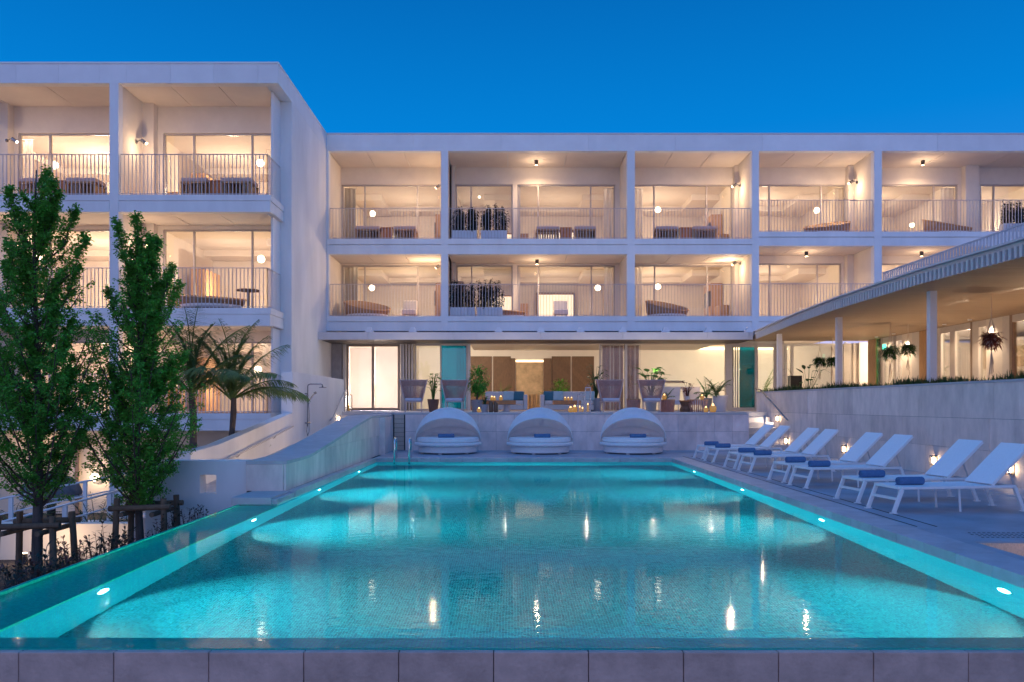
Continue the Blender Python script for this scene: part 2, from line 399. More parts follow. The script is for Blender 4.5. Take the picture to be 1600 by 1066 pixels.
# ================================================================ walls round the pool
def panels(par, cells, mat):
    for bx in cells: build('stone_panel', MB().box(*bx), mat, par)
rw = thing('terrace_wall', (0, YT, 0), 'pale stone clad wall behind the domed daybeds, below the terrace', 'wall')
build('core', MB().box(-3.7, 7.46, YT + .002, YT + .36, 0, TZ - .06), 'drain_dark', rw)
build('capping', MB().box(-3.7, 7.5, YT - .055, YT + .36, TZ - .058, TZ + .004), 'stone_top', rw)
cells = []
x = -3.7 + .38
while x < 7.45:
    x2 = min(x + .572, 7.5)
    for z0, z1 in ((.0, .588), (.594, TZ - .06)):
        cells.append((x + .003, x2 - .003, YT - .035 + random.uniform(-.003, .003), YT, z0, z1))
    x = x2
panels(rw, cells, 'stone_clad')
for k in range(8): build('edge_block', MB().box(-3.66, -3.36, YT - .05 + .012 * (k % 2), YT, .01 + k * .14, .01 + k * .14 + .13), 'recess_mosaic', rw)

sw = thing('garden_stone_wall', (8.75, 16, 0), 'long veined stone wall behind the row of white loungers', 'wall')
build('core', MB().box(8.79, 9.02, 4, 28.5, 0, 1.84), 'drain_dark', sw)
for ci, (z0, z1) in enumerate(((.0, .588), (.594, 1.178), (1.184, 1.84))):
    y = 4.0 + ci * .3
    while y < 28.5:
        y2 = min(y + random.choice((.58, .72, .86, .98)), 28.5)
        build('stone_panel', MB().box(8.75 + random.uniform(-.003, .003), 8.79, y + .003, y2 - .003, z0, z1), 'stone_clad_vein', sw); y = y2
build('capping', MB().box(8.735, 9.02, 4, 28.52, 1.842, 1.885), 'stone_top', sw)
build('end_panel', MB().box(8.79, 9.02, 28.5, 28.53, 0, 1.84), 'stone_clad', sw)
struct('planter_soil', MB().box(9.02, 10.6, 4, 28.5, .2, 1.80), 'soil')
g = MB(); rr = random.Random(3)
for k in range(7500):
    y = 9 + 19.3 * rr.random(); x = 9.0 + .75 * rr.random() ** 1.3; h = rr.uniform(.12, .36) * (1 + .5 * math.sin(y * 2.3) * math.sin(y * .9)); a = rr.uniform(0, 6.28); tl = rr.uniform(0, .7)
    g.leaf((x, y, 1.79), (math.cos(a) * tl, math.sin(a) * tl, 1), h, .022, .3)
props(build('grass', g, 'grass_blade'), 'strip of short dark grass along the top of the long stone wall', 'grass', kind='stuff')

# the stone wall with a curved top beside the pool
prof = [(13.38, .50), (14.2, .50), (14.8, .505), (15.3, .535), (15.8, .585), (16.9, .684), (18.0, .79), (19.0, .898), (20.2, 1.01), (21.1, 1.09), (21.6, 1.13), (22.9, 1.13), (YT, 1.13)]
def pz(y):
    for (a, za), (b, zb) in zip(prof, prof[1:]):
        if a <= y <= b: return za + (zb - za) * (y - a) / (b - a)
    return prof[-1][1]
lw = thing('curved_top_wall', (-4.1, 18, 0), 'stone clad wall with rising curved top at the left side of the pool', 'wall')
build('core', MB().prism_x([(13.42, -1.5), (YT + .1, -1.5), (YT + .1, 1.06)] + [(y, z - .06) for y, z in reversed(prof[:-1]) if y > 13.4] + [(13.42, .44)], -4.38, -3.80), 'drain_dark', lw)
for k in range(len(prof) - 1):
    (ya, za), (yb, zb) = prof[k], prof[k + 1]
    build('cap_stone', MB().prism_x([(ya, za - .055), (yb, zb - .055), (yb, zb), (ya, za)], -4.43, -3.745), 'stone_top', lw)
y = 13.38
while y < 22.9:
    y2 = min(y + .56, 22.9); a, b = y + .003, y2 - .003
    t0, t1 = pz(a) - .058, pz(b) - .058
    build('stone_panel', MB().prism_x([(a, 0), (b, 0), (b, min(.55, t1)), (a, min(.55, t0))], -3.80, -3.76 + random.uniform(-.002, .002)), 'stone_clad_vein', lw)
    if t1 > .57: build('stone_panel', MB().prism_x([(a, .556), (b, .556), (b, t1), (a, max(t0, .558))], -3.80, -3.76 + random.uniform(-.002, .002)), 'stone_clad_vein', lw)
    y = y2
build('stone_panel', MB().box(-4.42, -3.803, 13.36, 13.42, 0, .442), 'stone_clad_vein', lw)
build('stone_panel', MB().box(-3.80, -3.6, 22.9, 22.94, 0, 1.07), 'stone_clad', lw)
build('stone_panel', MB().box(-3.74, -3.70, 22.95, YT, 0, 1.07), 'stone_clad', lw)
lg = struct('pool_ledge', MB().box(-4.3, -3.76, 12.40, 13.36, -1.2, -.02).box(-3.76, -3.62, 12.40, YB + .4, -1.2, -.03), 'stone_top')
coping(-4.32, -3.70, 12.36, 13.40, -.112, .002, 2, 'y', lg, 'ledge_stone', 'stone_top')
coping(-3.757, -3.60, 13.405, YB - .02, -.112, .001, 14, 'y', lg, 'ledge_stone', 'stone_top')

# white rendered walls of the ramp
gw = MB(); x0, x1, ox0, ox1, oz0, oz1 = -6.13, -4.425, -5.217, -4.94, -.058, .264
gw.box(x0, ox0, 13.42, 13.70, -2.4, .5).box(ox1, x1, 13.42, 13.70, -2.4, .5).box(ox0, ox1, 13.42, 13.70, oz1, .5).box(ox0, ox1, 13.42, 13.70, -2.4, oz0)
single('white_garden_wall', gw, 'white_render', 'low white rendered wall with one small square lit opening', 'wall')
single('sloping_white_wall', MB().prism_x([(16.15, -2.4), (23.69, -2.4), (23.69, 1.2), (22.6, 1.09), (20, .80), (17.6, .55), (16.15, .48)], -6.72, -6.46), 'white_render',
       'white rendered wall with sloping top beside the palms', 'wall', bevel=.015)
single('shower_wall', MB().box(-6.80, -6.46, 23.7, 31.0, -2.4, 2.41), 'white_render', 'tall white rendered wall that carries the chrome shower', 'wall', bevel=.02)
struct('ramp', MB().prism_x([(13.7, -1.6), (31.2, -1.6), (31.2, TZ - .01), (30.6, TZ - .01), (30.6, 1.03), (30.3, 1.03), (30.3, .88), (30.0, .88), (30.0, .73), (29.7, .73), (29.7, .58), (29.4, .58), (29.4, .43), (29.1, .43), (29.1, .30), (23.5, .26), (13.7, -.50)], -6.458, -4.425), 'terrace_stone')
def handrail(path, wallx, label, off):
    t = thing('handrail', (path[0][0], path[0][1], path[0][2]), label, 'handrail')
    build('rail', MB().tube(path, .022, 8), 'rail_metal', t, smooth=True)
    n = 3
    for k in range(n):
        f = (k + .5) / n * (len(path) - 1); i = int(f); a, b = Vector(path[i]), Vector(path[i + 1]); p = a + (b - a) * (f - i)
        build('bracket', MB().tube([p - Vector((0, 0, .02)), p + Vector((off * .6, 0, -.08)), p + Vector((off, 0, -.08))], .012, 6), 'rail_metal', t)
    return t
handrail([(-6.36, 15.5, .10), (-6.36, 17.6, .16), (-6.36, 20, .42), (-6.36, 23.4, .80)], -6.46, 'slim grey handrail along the inside of the sloping white wall', -.098)
handrail([(-6.36, 28.2, .90), (-6.36, 28.6, .98), (-6.36, 30.6, 1.96), (-6.36, 30.95, 2.0)], -6.46, 'slanting handrail on the white shower wall above the steps', -.098)
# low warm lamps in that passage
def bulkhead(loc, n, label, e=9, grp='small warm wall lamps near the ground'):
    x, y, z = loc; t = thing('wall_lamp', loc, label, 'wall lamp', grp)
    if abs(n[0]):
        s = n[0]; bx = lambda a, b, c, d, e_, f: MB().box(x + s * a, x + s * b, y + c, y + d, z + e_, z + f)
        build('back_plate', bx(.001, .012, -.05, .05, -.10, .10), 'dark_metal', t); build('bulb', bx(.04, .08, -.022, .022, -.06, .06), 'bulkhead_glow', t)
        build('cage', bx(.012, .11, -.045, .045, .085, .10).add(*(lambda q: (q.v, q.f))(bx(.012, .11, -.045, .045, -.10, -.085))).add(*(lambda q: (q.v, q.f))(bx(.10, .11, -.045, -.036, -.085, .085))).add(*(lambda q: (q.v, q.f))(bx(.10, .11, .036, .045, -.085, .085))), 'dark_metal', t)
    return t
bulkhead((-6.46, 29.8, .93), (1, 0, 0), 'small warm lamp under the slanting handrail on the white shower wall', 14)
for k, yy in enumerate((16.3, 19.4, 22.4)):
    bulkhead((-4.432, yy, (-.02, .12, .40)[k]), (-1, 0, 0), ['low lamp in the ramp passage behind the white wall with the square opening', 'low lamp halfway up the ramp on the back of the curved top wall', 'low lamp opposite the shower on the back of the curved top wall'][k])
    lamp('POINT', (-4.70, yy, (.0, .14, .42)[k]), 34, WARM, 0)
for (px, py), lb in (((1230.8, 689), 'caged wall lamp on the long stone wall behind the third and fourth farthest loungers'), ((1322, 702), 'caged wall lamp on the long stone wall between the middle lounger backs'),
                     ((1462.6, 719.5), 'caged wall lamp on the long stone wall left of the two nearest lounger backs'), ((1583, 733), 'caged wall lamp on the long stone wall, mostly behind the nearest lounger back')):
    d = 8.75 * F / (px - 798); bulkhead((8.75, d, Z(py, d)), (-1, 0, 0), lb, 17)

# steps at the right end of the terrace wall
st = thing('steps', (8.1, YT, 0), 'short flight of pale stone steps beside the long stone wall', 'steps')
for k in range(7):
    build('step', MB().box(7.5, 8.745, YT + .05 + .33 * k, YT + .05 + .33 * (k + 1) + (.5 if k == 6 else 0), 0, .169 * (k + 1)), 'stone_top', st, bevel=.008)
lamp('AREA', (8.70, YT + 1.3, 1.0), 14, WARM2, .2, aim=(7.7, YT + 1.3, .8))
bulkhead((8.75, YT + .9, .98), (-1, 0, 0), 'small warm lamp at the top of the steps by the terrace', 7)
t = thing('handrail', (8.6, YT, 0), 'grey handrail with one post at the steps on the right', 'handrail')
build('rail', MB().tube([(8.62, 28.2, 2.0), (8.62, 27.6, 1.95), (8.62, YT - .3, .95)], .024, 8), 'steel_dark', t, smooth=True)
build('post', MB().tube([(7.98, YT - .05, 0), (7.98, YT - .05, 1.1)], .035, 8), 'rail_metal', t, smooth=True)

# terrace floor
struct('terrace', MB().box(-3.74, 7.5, YT + .36, 34.2, .9, TZ).box(7.5, 9.02, 27.9, 34.2, .9, TZ).box(9.02, 10.6, 28.5, 34.2, .9, TZ).box(10.6, 24, 6, 34.2, .9, TZ)
       .box(-6.46, -3.74, 31.2, 34.2, .9, TZ).box(-4.425, -3.74, YT + .1, 31.2, .9, TZ), 'terrace_stone')

# pool ladder rails and shower
t = thing('pool_ladder', (X(628, 21.5), 21.5, 0), 'pair of chrome grab rails of the pool ladder at the far left corner', 'pool ladder')
for px in (617, 640):
    x = X(px, 21.3)
    build('grab_rail', MB().tube([(x, 21.2, -.6), (x, 21.2, .38), (x, 21.22, .46), (x, 21.28, .52), (x, 21.40, .55), (x, 21.52, .52), (x, 21.58, .46), (x, 21.6, .38), (x, 21.6, .004)], .026, 10), 'chrome', t, smooth=True)
t = thing('shower', (-6.46, 25.1, .48), 'chrome outdoor shower with overhead rose on the white wall', 'shower')
x = -6.37
build('riser', MB().tube([(x, 25.1, .75), (x, 25.1, 2.02), (x + .02, 25.1, 2.06), (x + .08, 25.1, 2.08), (x + .42, 25.1, 2.08), (x + .46, 25.1, 2.06), (x + .47, 25.1, 2.0)], .017, 8), 'steel_dark', t, smooth=True)
build('rose', MB().lathe((x + .47, 25.1, 1.965), [(.02, .04), (.12, .012), (.12, 0)], 16), 'steel_dark', t)
build('mixer', MB().tube([(x + .02, 24.92, .86), (x + .02, 25.28, .86)], .03, 8).tube([(-6.459, 25.1, .86), (x, 25.1, .86)], .02, 8).tube([(-6.459, 25.1, 1.78), (x, 25.1, 1.78)], .02, 8).tube([(x, 24.98, 1.72), (x, 25.1, 1.72)], .03, 8), 'steel_dark', t)
build('hand_spray', MB().tube([(x + .03, 25.1, 1.55), (x + .22, 25.1, 1.80)], .018, 8).tube([(x + .2, 25.1, 1.79), (x + .27, 25.1, 1.82)], .035, 10), 'steel_dark', t)
build('hose', MB().tube([(x + .03, 25.1, 1.5), (x + .04, 25.14, 1.1), (x + .03, 25.16, .6), (x + .0, 25.1, .46), (x - .02, 25.04, .6), (x, 25.06, .84)], .010, 6), 'steel_dark', t, smooth=True)
# ================================================================ hotel: shared builders
def wall_with_openings(y0, y1, xl, xr, zb, zt, ops):
    m = MB(); x = xl
    for a, b, z0, z1 in sorted(ops):
        if a > x + .01: m.box(x, a, y0, y1, zb, zt)
        m.box(a, b, y0, y1, z1, zt)
        if z0 > zb + .01: m.box(a, b, y0, y1, zb, z0)
        x = b
    if x < xr - .01: m.box(x, xr, y0, y1, zb, zt)
    return m
def sliding_window(par, y, x0, x1, z0, z1, mull, mat='frame_metal', pm='pane', fw=.055):
    m = MB().box(x0, x1, y, y + .10, z1 - fw, z1).box(x0, x1, y, y + .10, z0, z0 + fw)
    xs = [x0] + list(mull) + [x1]
    for k, q in enumerate(xs):
        a, b = (q, q + fw) if k == 0 else (q - fw, q) if k == len(xs) - 1 else (q - fw / 2, q + fw / 2)
        m.box(a, b, y - .004, y + .104, z0 + fw, z1 - fw)
    f = build('window', m, mat, par)
    for k, (a, b) in enumerate(zip(xs, xs[1:])):
        yy = y + .04 + .02 * (k % 2)
        build('pane', MB().box(a + fw * .45, b - fw * .45, yy, yy + .008, z0 + fw, z1 - fw), pm, f)
    return f
def railing(par, pts, z0, z1, step=.125):
    r = MB(); b = MB()
    for p, q in zip(pts, pts[1:]):
        p, q = Vector((*p, 0)), Vector((*q, 0)); L = (q - p).length; t = (q - p) / L
        r.bar(p + Vector((0, 0, z1)), q + Vector((0, 0, z1)), .045, .022); r.bar(p + Vector((0, 0, z0 + .05)), q + Vector((0, 0, z0 + .05)), .035, .012)
        n = int(L / step)
        for k in range(n + 1):
            c = p + t * (L * k / n); b.bar((c.x, c.y, z0), (c.x, c.y, z1 - .012), .017, .034, up=(t.x, t.y, 0) if False else (0, 1, 0))
    o = build('railing', r, 'rail_metal', par); stuff(build('baluster', b, 'rail_metal', o)); return o
def curtain(x0, x1, y, z0, z1, label, mat='curtain_grey', group='curtains behind the glass', bulge=0):
    m = MB(); n = max(10, int((x1 - x0) / .028)); rows = []
    for j in range(7):
        t = j / 6; row = []
        for i in range(n + 1):
            u = i / n; x = x0 + (x1 - x0) * u
            if bulge: x += bulge * (1 - u if bulge > 0 else u) * (math.sin(t * 3.1) - .35) * .4
            row.append((x, y + .035 * math.sin(i * .95 + .25 * math.sin(t * 5)) * (.8 + .4 * t), z1 - (z1 - z0) * t))
        rows.append(row)
    m.grid(rows); t_ = thing('curtain', ((x0 + x1) / 2, y, z0), label, 'curtain', group)
    build('drape', m, mat, t_, smooth=True); build('track', MB().box(x0 - .03, x1 + .03, y - .03, y + .03, z1 + .002, z1 + .03), 'frame_metal', t_); return t_
def downlight(x, y, z, label, e=38):
    t = thing('downlight', (x, y, z), label, 'ceiling light', 'small dark cylinder lights under the balcony ceilings')
    build('body', MB().lathe((x, y, z - .19), [(.05, 0), (.075, .0), (.075, .19)], 16), 'dark_metal', t, smooth=False)
    build('bulb', MB().lathe((x, y, z - .215), [(.02, 0), (.055, .01), (.055, .024)], 12), 'bulb_warm', t)
    lamp('SPOT', (x, y, z - .25), e * 2.0, WARM, .06, aim=(x, y, z - 3), cone=165, blend=.8); lamp('POINT', (x, y, z - .55), e * .22, WARM, 0)  # the point is extra, added to lift the dim balcony ceiling
def wallspot(x, y, z, s, label, e=30):
    """lamp on a short arm; s = direction it sticks out of the side wall"""
    t = thing('wall_spotlight', (x, y, z), label, 'wall light', 'adjustable spotlights on the balcony side walls')
    build('rose', MB().tube([(x, y, z), (x + s * .05, y, z)], .06, 12), 'steel_dark', t)
    build('arm', MB().tube([(x + s * .05, y, z), (x + s * .16, y, z + .06), (x + s * .22, y, z + .02)], .018, 8), 'steel_dark', t)
    build('head', MB().tube([(x + s * .20, y, z + .06), (x + s * .36, y, z - .05)], .062, 12), 'steel_dark', t)
    build('bulb', MB().tube([(x + s * .361, y, z - .051), (x + s * .375, y, z - .061)], .05, 12), 'bulb_warm', t)
    lamp('SPOT', (x + s * .42, y, z - .10), e * 2.2, WARM, 0, aim=(x + s * 2.2, y - .5, z - 1.6), cone=172, blend=1); lamp('POINT', (x + s * .5, y - .2, z - .3), e * .36, WARM, 0)  # the point is added fill for the balcony, apart from the fixture
def globe(x, y, z, r, label, stand=None, e=None):
    t = thing('globe_lamp', (x, y, stand if stand is not None else z), label, 'globe lamp', 'glowing white globe lamps in the rooms')
    build('globe', MB().ball((x, y, z), r, 16, 10), 'globe_glow', t, smooth=True)
    if stand is not None: build('stem', MB().tube([(x, y, stand), (x, y, z - r * .96)], .014, 8).lathe((x, y, stand), [(.13, 0), (.13, .02), (.02, .03)], 16), 'frame_bronze', t)
def room_shell(par, x0, x1, y0, y1, z0, z1, side, beam=True, paint='room_paint', e=150, dark=None):
    m = MB()
    m.box(x0, x1, y1, y1 + .1, z0, z1).box(x0 - .1, x0, y0, y1 + .1, z0 - .05, z1 + .1).box(x1, x1 + .1, y0, y1 + .1, z0 - .05, z1 + .1).box(x0, x1, y0, y1 + .1, z1, z1 + .1)
    if beam:      # dropped bulkhead along one side and the back of the ceiling
        if side > 0: m.box(x1 - 1.3, x1, y0 + 2.3, y1, z1 - .28, z1)
        else: m.box(x0, x0 + 1.3, y0 + 2.3, y1, z1 - .28, z1)
        m.box(x0 + .002 + (1.3 if side < 0 else 0), x1 - (1.3 if side > 0 else 0) - .002, y1 - 1.1, y1, z1 - .24, z1)
    r = build('room', m, paint, par)
    build('floor', MB().box(x0, x1, y0, y1, z0 - .05, z0), 'floor_wood', r)
    w = x1 - x0
    lamp('AREA', ((x0 + x1) / 2, y0 + .12, z1 - .05), e * .24 * w / 5, WARM2, w * .8, aim=((x0 + x1) / 2, y0 + 3.2, z0 + .6), size_y=.16)  # unseen strip added behind the lintel to light the room
    lamp('POINT', ((x0 + x1) / 2 + side * -.5, y0 + 3.0, z0 + 1.25), e * w / 5 * .64, WARM2, 0)  # added main fill at mid-room, an unseen point without fixture
    return r
def balcony(par, xl, xr, D, Db, Dg, zf, zc, zhead, wins, pil=(), beam=True, sideL=None, sideR=None, mat='cream_plaster', zbeam=None):
    """ceiling boards, back wall with openings, pilasters, side walls of one balcony"""
    n = 3
    for k in range(n):
        a, b = xl + (xr - xl) * k / n, xl + (xr - xl) * (k + 1) / n
        build('ceiling_board', MB().box(a + .014, b - .014, D + .30, Db + .25, zc, zc + .03), 'soffit_board', par)
    build('back_wall', wall_with_openings(Db, Db + .2, xl, xr, zf, zc - .002, [(a, b, zf, zhead) for a, b, _ in wins]), mat, par)
    for a, b in pil: build('pilaster', MB().box(a, b, Db - .34, Db - .001, zf + .001, zc - .002), mat, par)
    if sideL: build('side_wall', MB().box(xl - .2, xl, D + .31, Db + .3, zf, zc + .03), mat, par)
    if sideR: build('side_wall', MB().box(xr, xr + .2, D + .31, Db + .3, zf, zc + .03), mat, par)
    for a, b, mull in wins: sliding_window(par, Dg, a, b, zf, zhead - .002, mull)

# ---------------------------------------------------------------- balcony furniture
def daylounge(x, y, z, w, label, group='slatted lounge seats on the balconies', flip=1):
    t = thing('low_lounger', (x, y, z), label, 'lounger', group); d = .8
    m = MB()
    for sx in (-1, 1):
        m.bar((x + sx * (w / 2 - .03), y - d / 2, z), (x + sx * (w / 2 - .03), y - d / 2, z + .56), .05); m.bar((x + sx * (w / 2 - .03), y + d / 2, z), (x + sx * (w / 2 - .03), y + d / 2, z + .56), .05)
    m.bar((x - w / 2, y - d / 2, z + .55), (x + w / 2, y - d / 2, z + .55), .05, .06); m.bar((x - w / 2, y + d / 2, z + .55), (x + w / 2, y + d / 2, z + .55), .05, .06)
    build('frame', m, 'oak', t)
    for k in range(9): build('slat', MB().box(x - w / 2 + .06 + k * (w - .12) / 8 - .02, x - w / 2 + .06 + k * (w - .12) / 8 + .02, y - d / 2 + .02, y + d / 2 - .02, z + .15, z + .515), 'wicker_brown', t)
    build('cushion', MB().box(x - w / 2, x + w / 2, y - d / 2, y + d / 2, z + .585, z + .72), 'lounge_fabric', t, bevel=.03)
    return t
def stool(x, y, z, label, group='orange wooden side tables on the balconies'):
    t = thing('side_table', (x, y, z), label, 'side table', group)
    build('top', MB().box(x - .25, x + .25, y - .22, y + .22, z + .64, z + .68), 'orange_wood', t, bevel=.008)
    for s in (-1, 1): build('leg_panel', MB().box(x + s * .235 - .015, x + s * .235 + .015, y - .21, y + .21, z, z + .639), 'orange_wood', t)
    build('front_panel', MB().box(x - .218, x + .218, y - .20, y - .18, z + .03, z + .638), 'orange_wood', t)
def round_bed(x, y, z, w, label, s=1, group='round wicker daybeds on the balconies', h=.72):
    """low round wicker bed with a back that sweeps up on one side"""
    t = thing('wicker_daybed', (x, y, z), label, 'daybed', group); r = w / 2; n = 40
    rows = [[], [], []]
    for i in range(n + 1):
        a = 2 * math.pi * i / n; ca, sa = math.cos(a), math.sin(a)
        f = max(0, .5 - .5 * math.cos(a - math.pi * (.72 if s > 0 else .28))) ** 1.4 if False else max(0, .5 + .5 * math.cos(a - (math.pi * .70 if s > 0 else math.pi * .30)))
        top = .30 + (h - .30) * f
        for k, (rr, zz) in enumerate(((.80, .0), (1.0, .26), (1.05 - .02 * f, top))): rows[k].append((x + r * rr * ca, y + r * .8 * rr * sa, z + zz))
    sh = build('shell', MB().grid(rows), 'wicker_brown', t, smooth=True); md = sh.modifiers.new('thick', 'SOLIDIFY'); md.thickness = .04
    build('rim', MB().tube(rows[2], .028, 6, cap=False), 'oak', t, smooth=True)
    build('mattress', MB().lathe((0, 0, 0), [(.02, .30), (.88, .30), (.93, .26), (.93, .10), (.88, .06)], 32), 'cushion_white', t, local=True).scale = (r, r * .8, 1)
    return t
def planter(x, y, z, w, label, h=.36, ph=1.2, seed=0, group='white slatted planters with dark bamboo'):
    t = thing('planter', (x, y, z), label, 'planter', group); rr = random.Random(seed)
    build('box', MB().box(x - w / 2 + .02, x + w / 2 - .02, y - .16, y + .16, z, z + h), 'planter_white', t)
    n = max(4, int(w / .14))
    for k in range(n):
        a = x - w / 2 + w * k / n; build('slat', MB().box(a + .014, a + w / n - .014, y - .20, y - .161, z, z + h + .01), 'planter_white', t)
    sm = MB(); lf = MB()
    for k in range(int(w * 30)):
        px = x + (rr.random() - .5) * (w - .1); py = y + (rr.random() - .5) * .24; hh = ph * rr.uniform(.55, 1.0); lx = rr.uniform(-.07, .07)
        sm.tube([(px, py, z + h - .02), (px + lx, py, z + h + hh)], [.013, .006], 4)
        for j in range(60):
            u = rr.uniform(.05, 1.02); a = rr.uniform(0, 6.28)
            lf.leaf((px + lx * u, py, z + h + hh * u), (math.cos(a), math.sin(a) * .6, rr.uniform(-.1, .9)), rr.uniform(.10, .20), .058, .6)
    build('stem', sm, 'twig', t); stuff(build('foliage', lf, 'leaf_dark', t)); return t

# ================================================================ main wing
D, DB, DG = 33.0, 35.3, 35.36
hotel = thing('hotel_building', (4, D, TZ), 'long white hotel wing with lit balconies across the back', 'building')
xw0, xw1 = -7.6, X(1900, D)
ztop, zs = Z(208, D), Z(236, D)
x = xw0 + .002
while x < xw1:
    build('fascia_panel', MB().box(x + .003, min(x + 3.6, xw1) - .003, D, D + .3, zs, ztop - .06), 'white_panel', hotel); x += 3.6
build('roof', MB().box(xw0, xw1, D + .3, 48, zs + .032, ztop - .07), 'white_render', hotel)
build('roof_edge', MB().box(xw0 + .002, xw1, D - .02, D + .45, ztop - .058, ztop), 'canopy_metal', hotel)
# top row: (bay left px, right px, slab px, rail px, windows at the glass plane, pilasters)
BAYN = ['next to the projecting left wing', 'with the two white planters', 'above the right daybed', 'left of the last full column', 'at the right edge of the photo']
COLS = [(689, 700), (980, 992), (1175, 1186), (1366, 1378), (1690, 1702)]
for a, b in COLS: build('column', MB().box(X(a, D), X(b, D), D, D + .31, Z(517, D), zs), 'white_render', hotel)
build('column', MB().box(xw0 + .002, X(513.5, D), D, D + .31, Z(517, D), zs), 'white_render', hotel)
BX = [(513.5, 689), (700, 980), (992, 1175), (1186, 1366), (1378, 1690)]
g_ = lambda p: X(p, DG)
TOP = [dict(slab=373, bot=397, rail=325, wins=[(532, 716, (570, 652))], pil=[], room=[(513.5, 689, -1)]),
       dict(slab=373, bot=397, rail=325, wins=[(712, 801, (736,)), (808, 961, (841, 923))], pil=[(700, 711)], room=[(700, 803, 1), (806, 980, 1)]),
       dict(slab=373, bot=397, rail=325, wins=[(975, 1144, (1022, 1104))], pil=[(1148, 1160)], room=[(992, 1175, 1)]),
       dict(slab=362, bot=384, rail=312, wins=[(1170, 1321, (1202, 1283))], pil=[(1326, 1340)], room=[(1186, 1366, 1)]),
       dict(slab=362, bot=384, rail=312, wins=[(1374, 1496, (1459,)), (1531, 1650, (1553, 1610))], pil=[(1509, 1530)], room=[(1378, 1552, 1), (1556, 1690, -1)])]
LOW = [dict(slab=494, bot=517, rail=444, wins=[(532, 716, (570, 653))], pil=[], room=[(513.5, 689, -1)]),
       dict(slab=494, bot=517, rail=444, wins=[(713, 801, (737,)), (808, 961, (841, 924))], pil=[(700, 712)], room=[(700, 803, 1), (806, 980, 1)]),
       dict(slab=494, bot=517, rail=444, wins=[(975, 1144, (1023, 1105))], pil=[(1148, 1160)], room=[(992, 1175, 1)]),
       dict(slab=494, bot=517, rail=443, wins=[(1168, 1314, (1203, 1277))], pil=[(1324, 1352)], room=[(1186, 1366, 1)]),
       dict(slab=494, bot=517, rail=443, wins=[(1374, 1496, (1459,))], pil=[(1509, 1530)], room=[(1378, 1552, 1)])]
for row, (spec, head) in enumerate(((TOP, 289), (LOW, 413))):
    fl = 'top floor' if row == 0 else 'middle floor'
    for i, q in enumerate(spec):
        xl, xr = X(BX[i][0], D), X(BX[i][1], D)
        zf = Z(q['slab'], D); zb = Z(q['bot'], D); zc = zs if row == 0 else Z(TOP[i]['bot'], D)
        zh = Z(head, DG) if not (row == 1 and i >= 3) else Z(412, DG)
        if row == 1: zh = min(zh, zc - .06)
        # slab: flush upper kerb, shadow groove, lower beam
        gz = zb + (zf - zb) * .58
        build('balcony_slab', MB().box(xl, xr, D + .012, DB + .2, gz + .035, zf).box(xl, xr, D + .09, D + .3, gz, gz + .035).box(xl, xr, D + .02, D + .32, zb, gz).box(xl, xr, D + .32, DB + .2, zb + .034, gz + .035), 'white_render', hotel)
        build('deck', MB().box(xl + .02, xr - .02, D + .2, DB - .36, zf + .001, zf + .022), 'deck_board', hotel)
        wins = [(max(g_(a), xl + .03), min(g_(b), xr - .03), [g_(m_) for m_ in ms]) for a, b, ms in q['wins']]
        balcony(hotel, xl, xr, D, DB, DG, zf, zc, zh, wins, [(max(xl + .001, X(a, DB - .34)), min(xr - .001, X(b, DB - .34))) for a, b in q['pil']], sideL=i == 0, sideR=True)
        railing(hotel, [(xl + .03, D + .10), (xr - .03, D + .10)], zf, Z(q['rail'], D))
        for j, (a, b, sd) in enumerate(q['room']):
            ra, rb = X(a, D) + (.12 if j else 0), X(b, D) - .02
            rz1 = min(zh + .22, zc + .25)
            room_shell(hotel, ra + .1, rb - .08, DB + .21, 41.2, zf, rz1, sd, e=(210 if row == 0 else 175) * (1, .75, 1.05, 1.05, 1.1)[i])

def mp(px, py, d): return W(px, py, d)
# wall and ceiling lamps of the main wing
DS = 34.3
for px, py, lb in ((838, 253, 'ceiling light over the top balcony with planters'), (1442, 253, 'ceiling light over the top balcony at the right edge')): downlight(X(px, DS), DS, zs - .0, lb, 105)
for px, i, lb in ((839, 1, 'ceiling light over the middle balcony with planters'), (1260, 3, 'ceiling light over the middle balcony left of the last column'), (1440, 4, 'ceiling light over the middle balcony just above the sloping canopy')):
    downlight(X(px, DS), DS, Z(TOP[i]['bot'], D), lb, 95)
for px, py, i, lb, s in ((1175, 290, 2, 'spotlight on the right side wall of the top balcony above the right daybed', -1), (1175, 412, 2, 'spotlight on the right side wall of the middle balcony above the right daybed', -1),
                      (689, 292, 0, 'spotlight on the right side wall of the top balcony next to the left wing', -1), (689, 417, 0, 'spotlight on the right side wall of the middle balcony next to the left wing', -1),
                      (1366, 285, 3, 'spotlight on the right side wall of the top balcony left of the last column', -1)):
    dd = 34.6; wallspot(X(px, D), dd, Z(py, dd), s, lb, 105)
# globes
for px, py, r, lb in ((582, 334, .17, 'globe lamp in the top floor room next to the left wing'), (581, 450, .17, 'globe lamp in the middle floor room next to the left wing'), (799 - 50, 308, .07, 'small ceiling globe behind the top floor planters'),
                  (934, 450, .17, 'globe lamp by the curtain in the middle floor room beside the planters'), (1028, 328, .17, 'globe lamp in the top floor room above the right daybed'), (1028, 448, .17, 'globe lamp in the middle floor room above the right daybed'),
                  (1276, 329, .17, 'globe lamp in the top floor room left of the last column'), (1425, 352, .13, 'table lamp globe in the top floor room at the right edge')):
    globe(X(px, 37.2), 37.2, Z(py, 37.2), r * .8, lb)
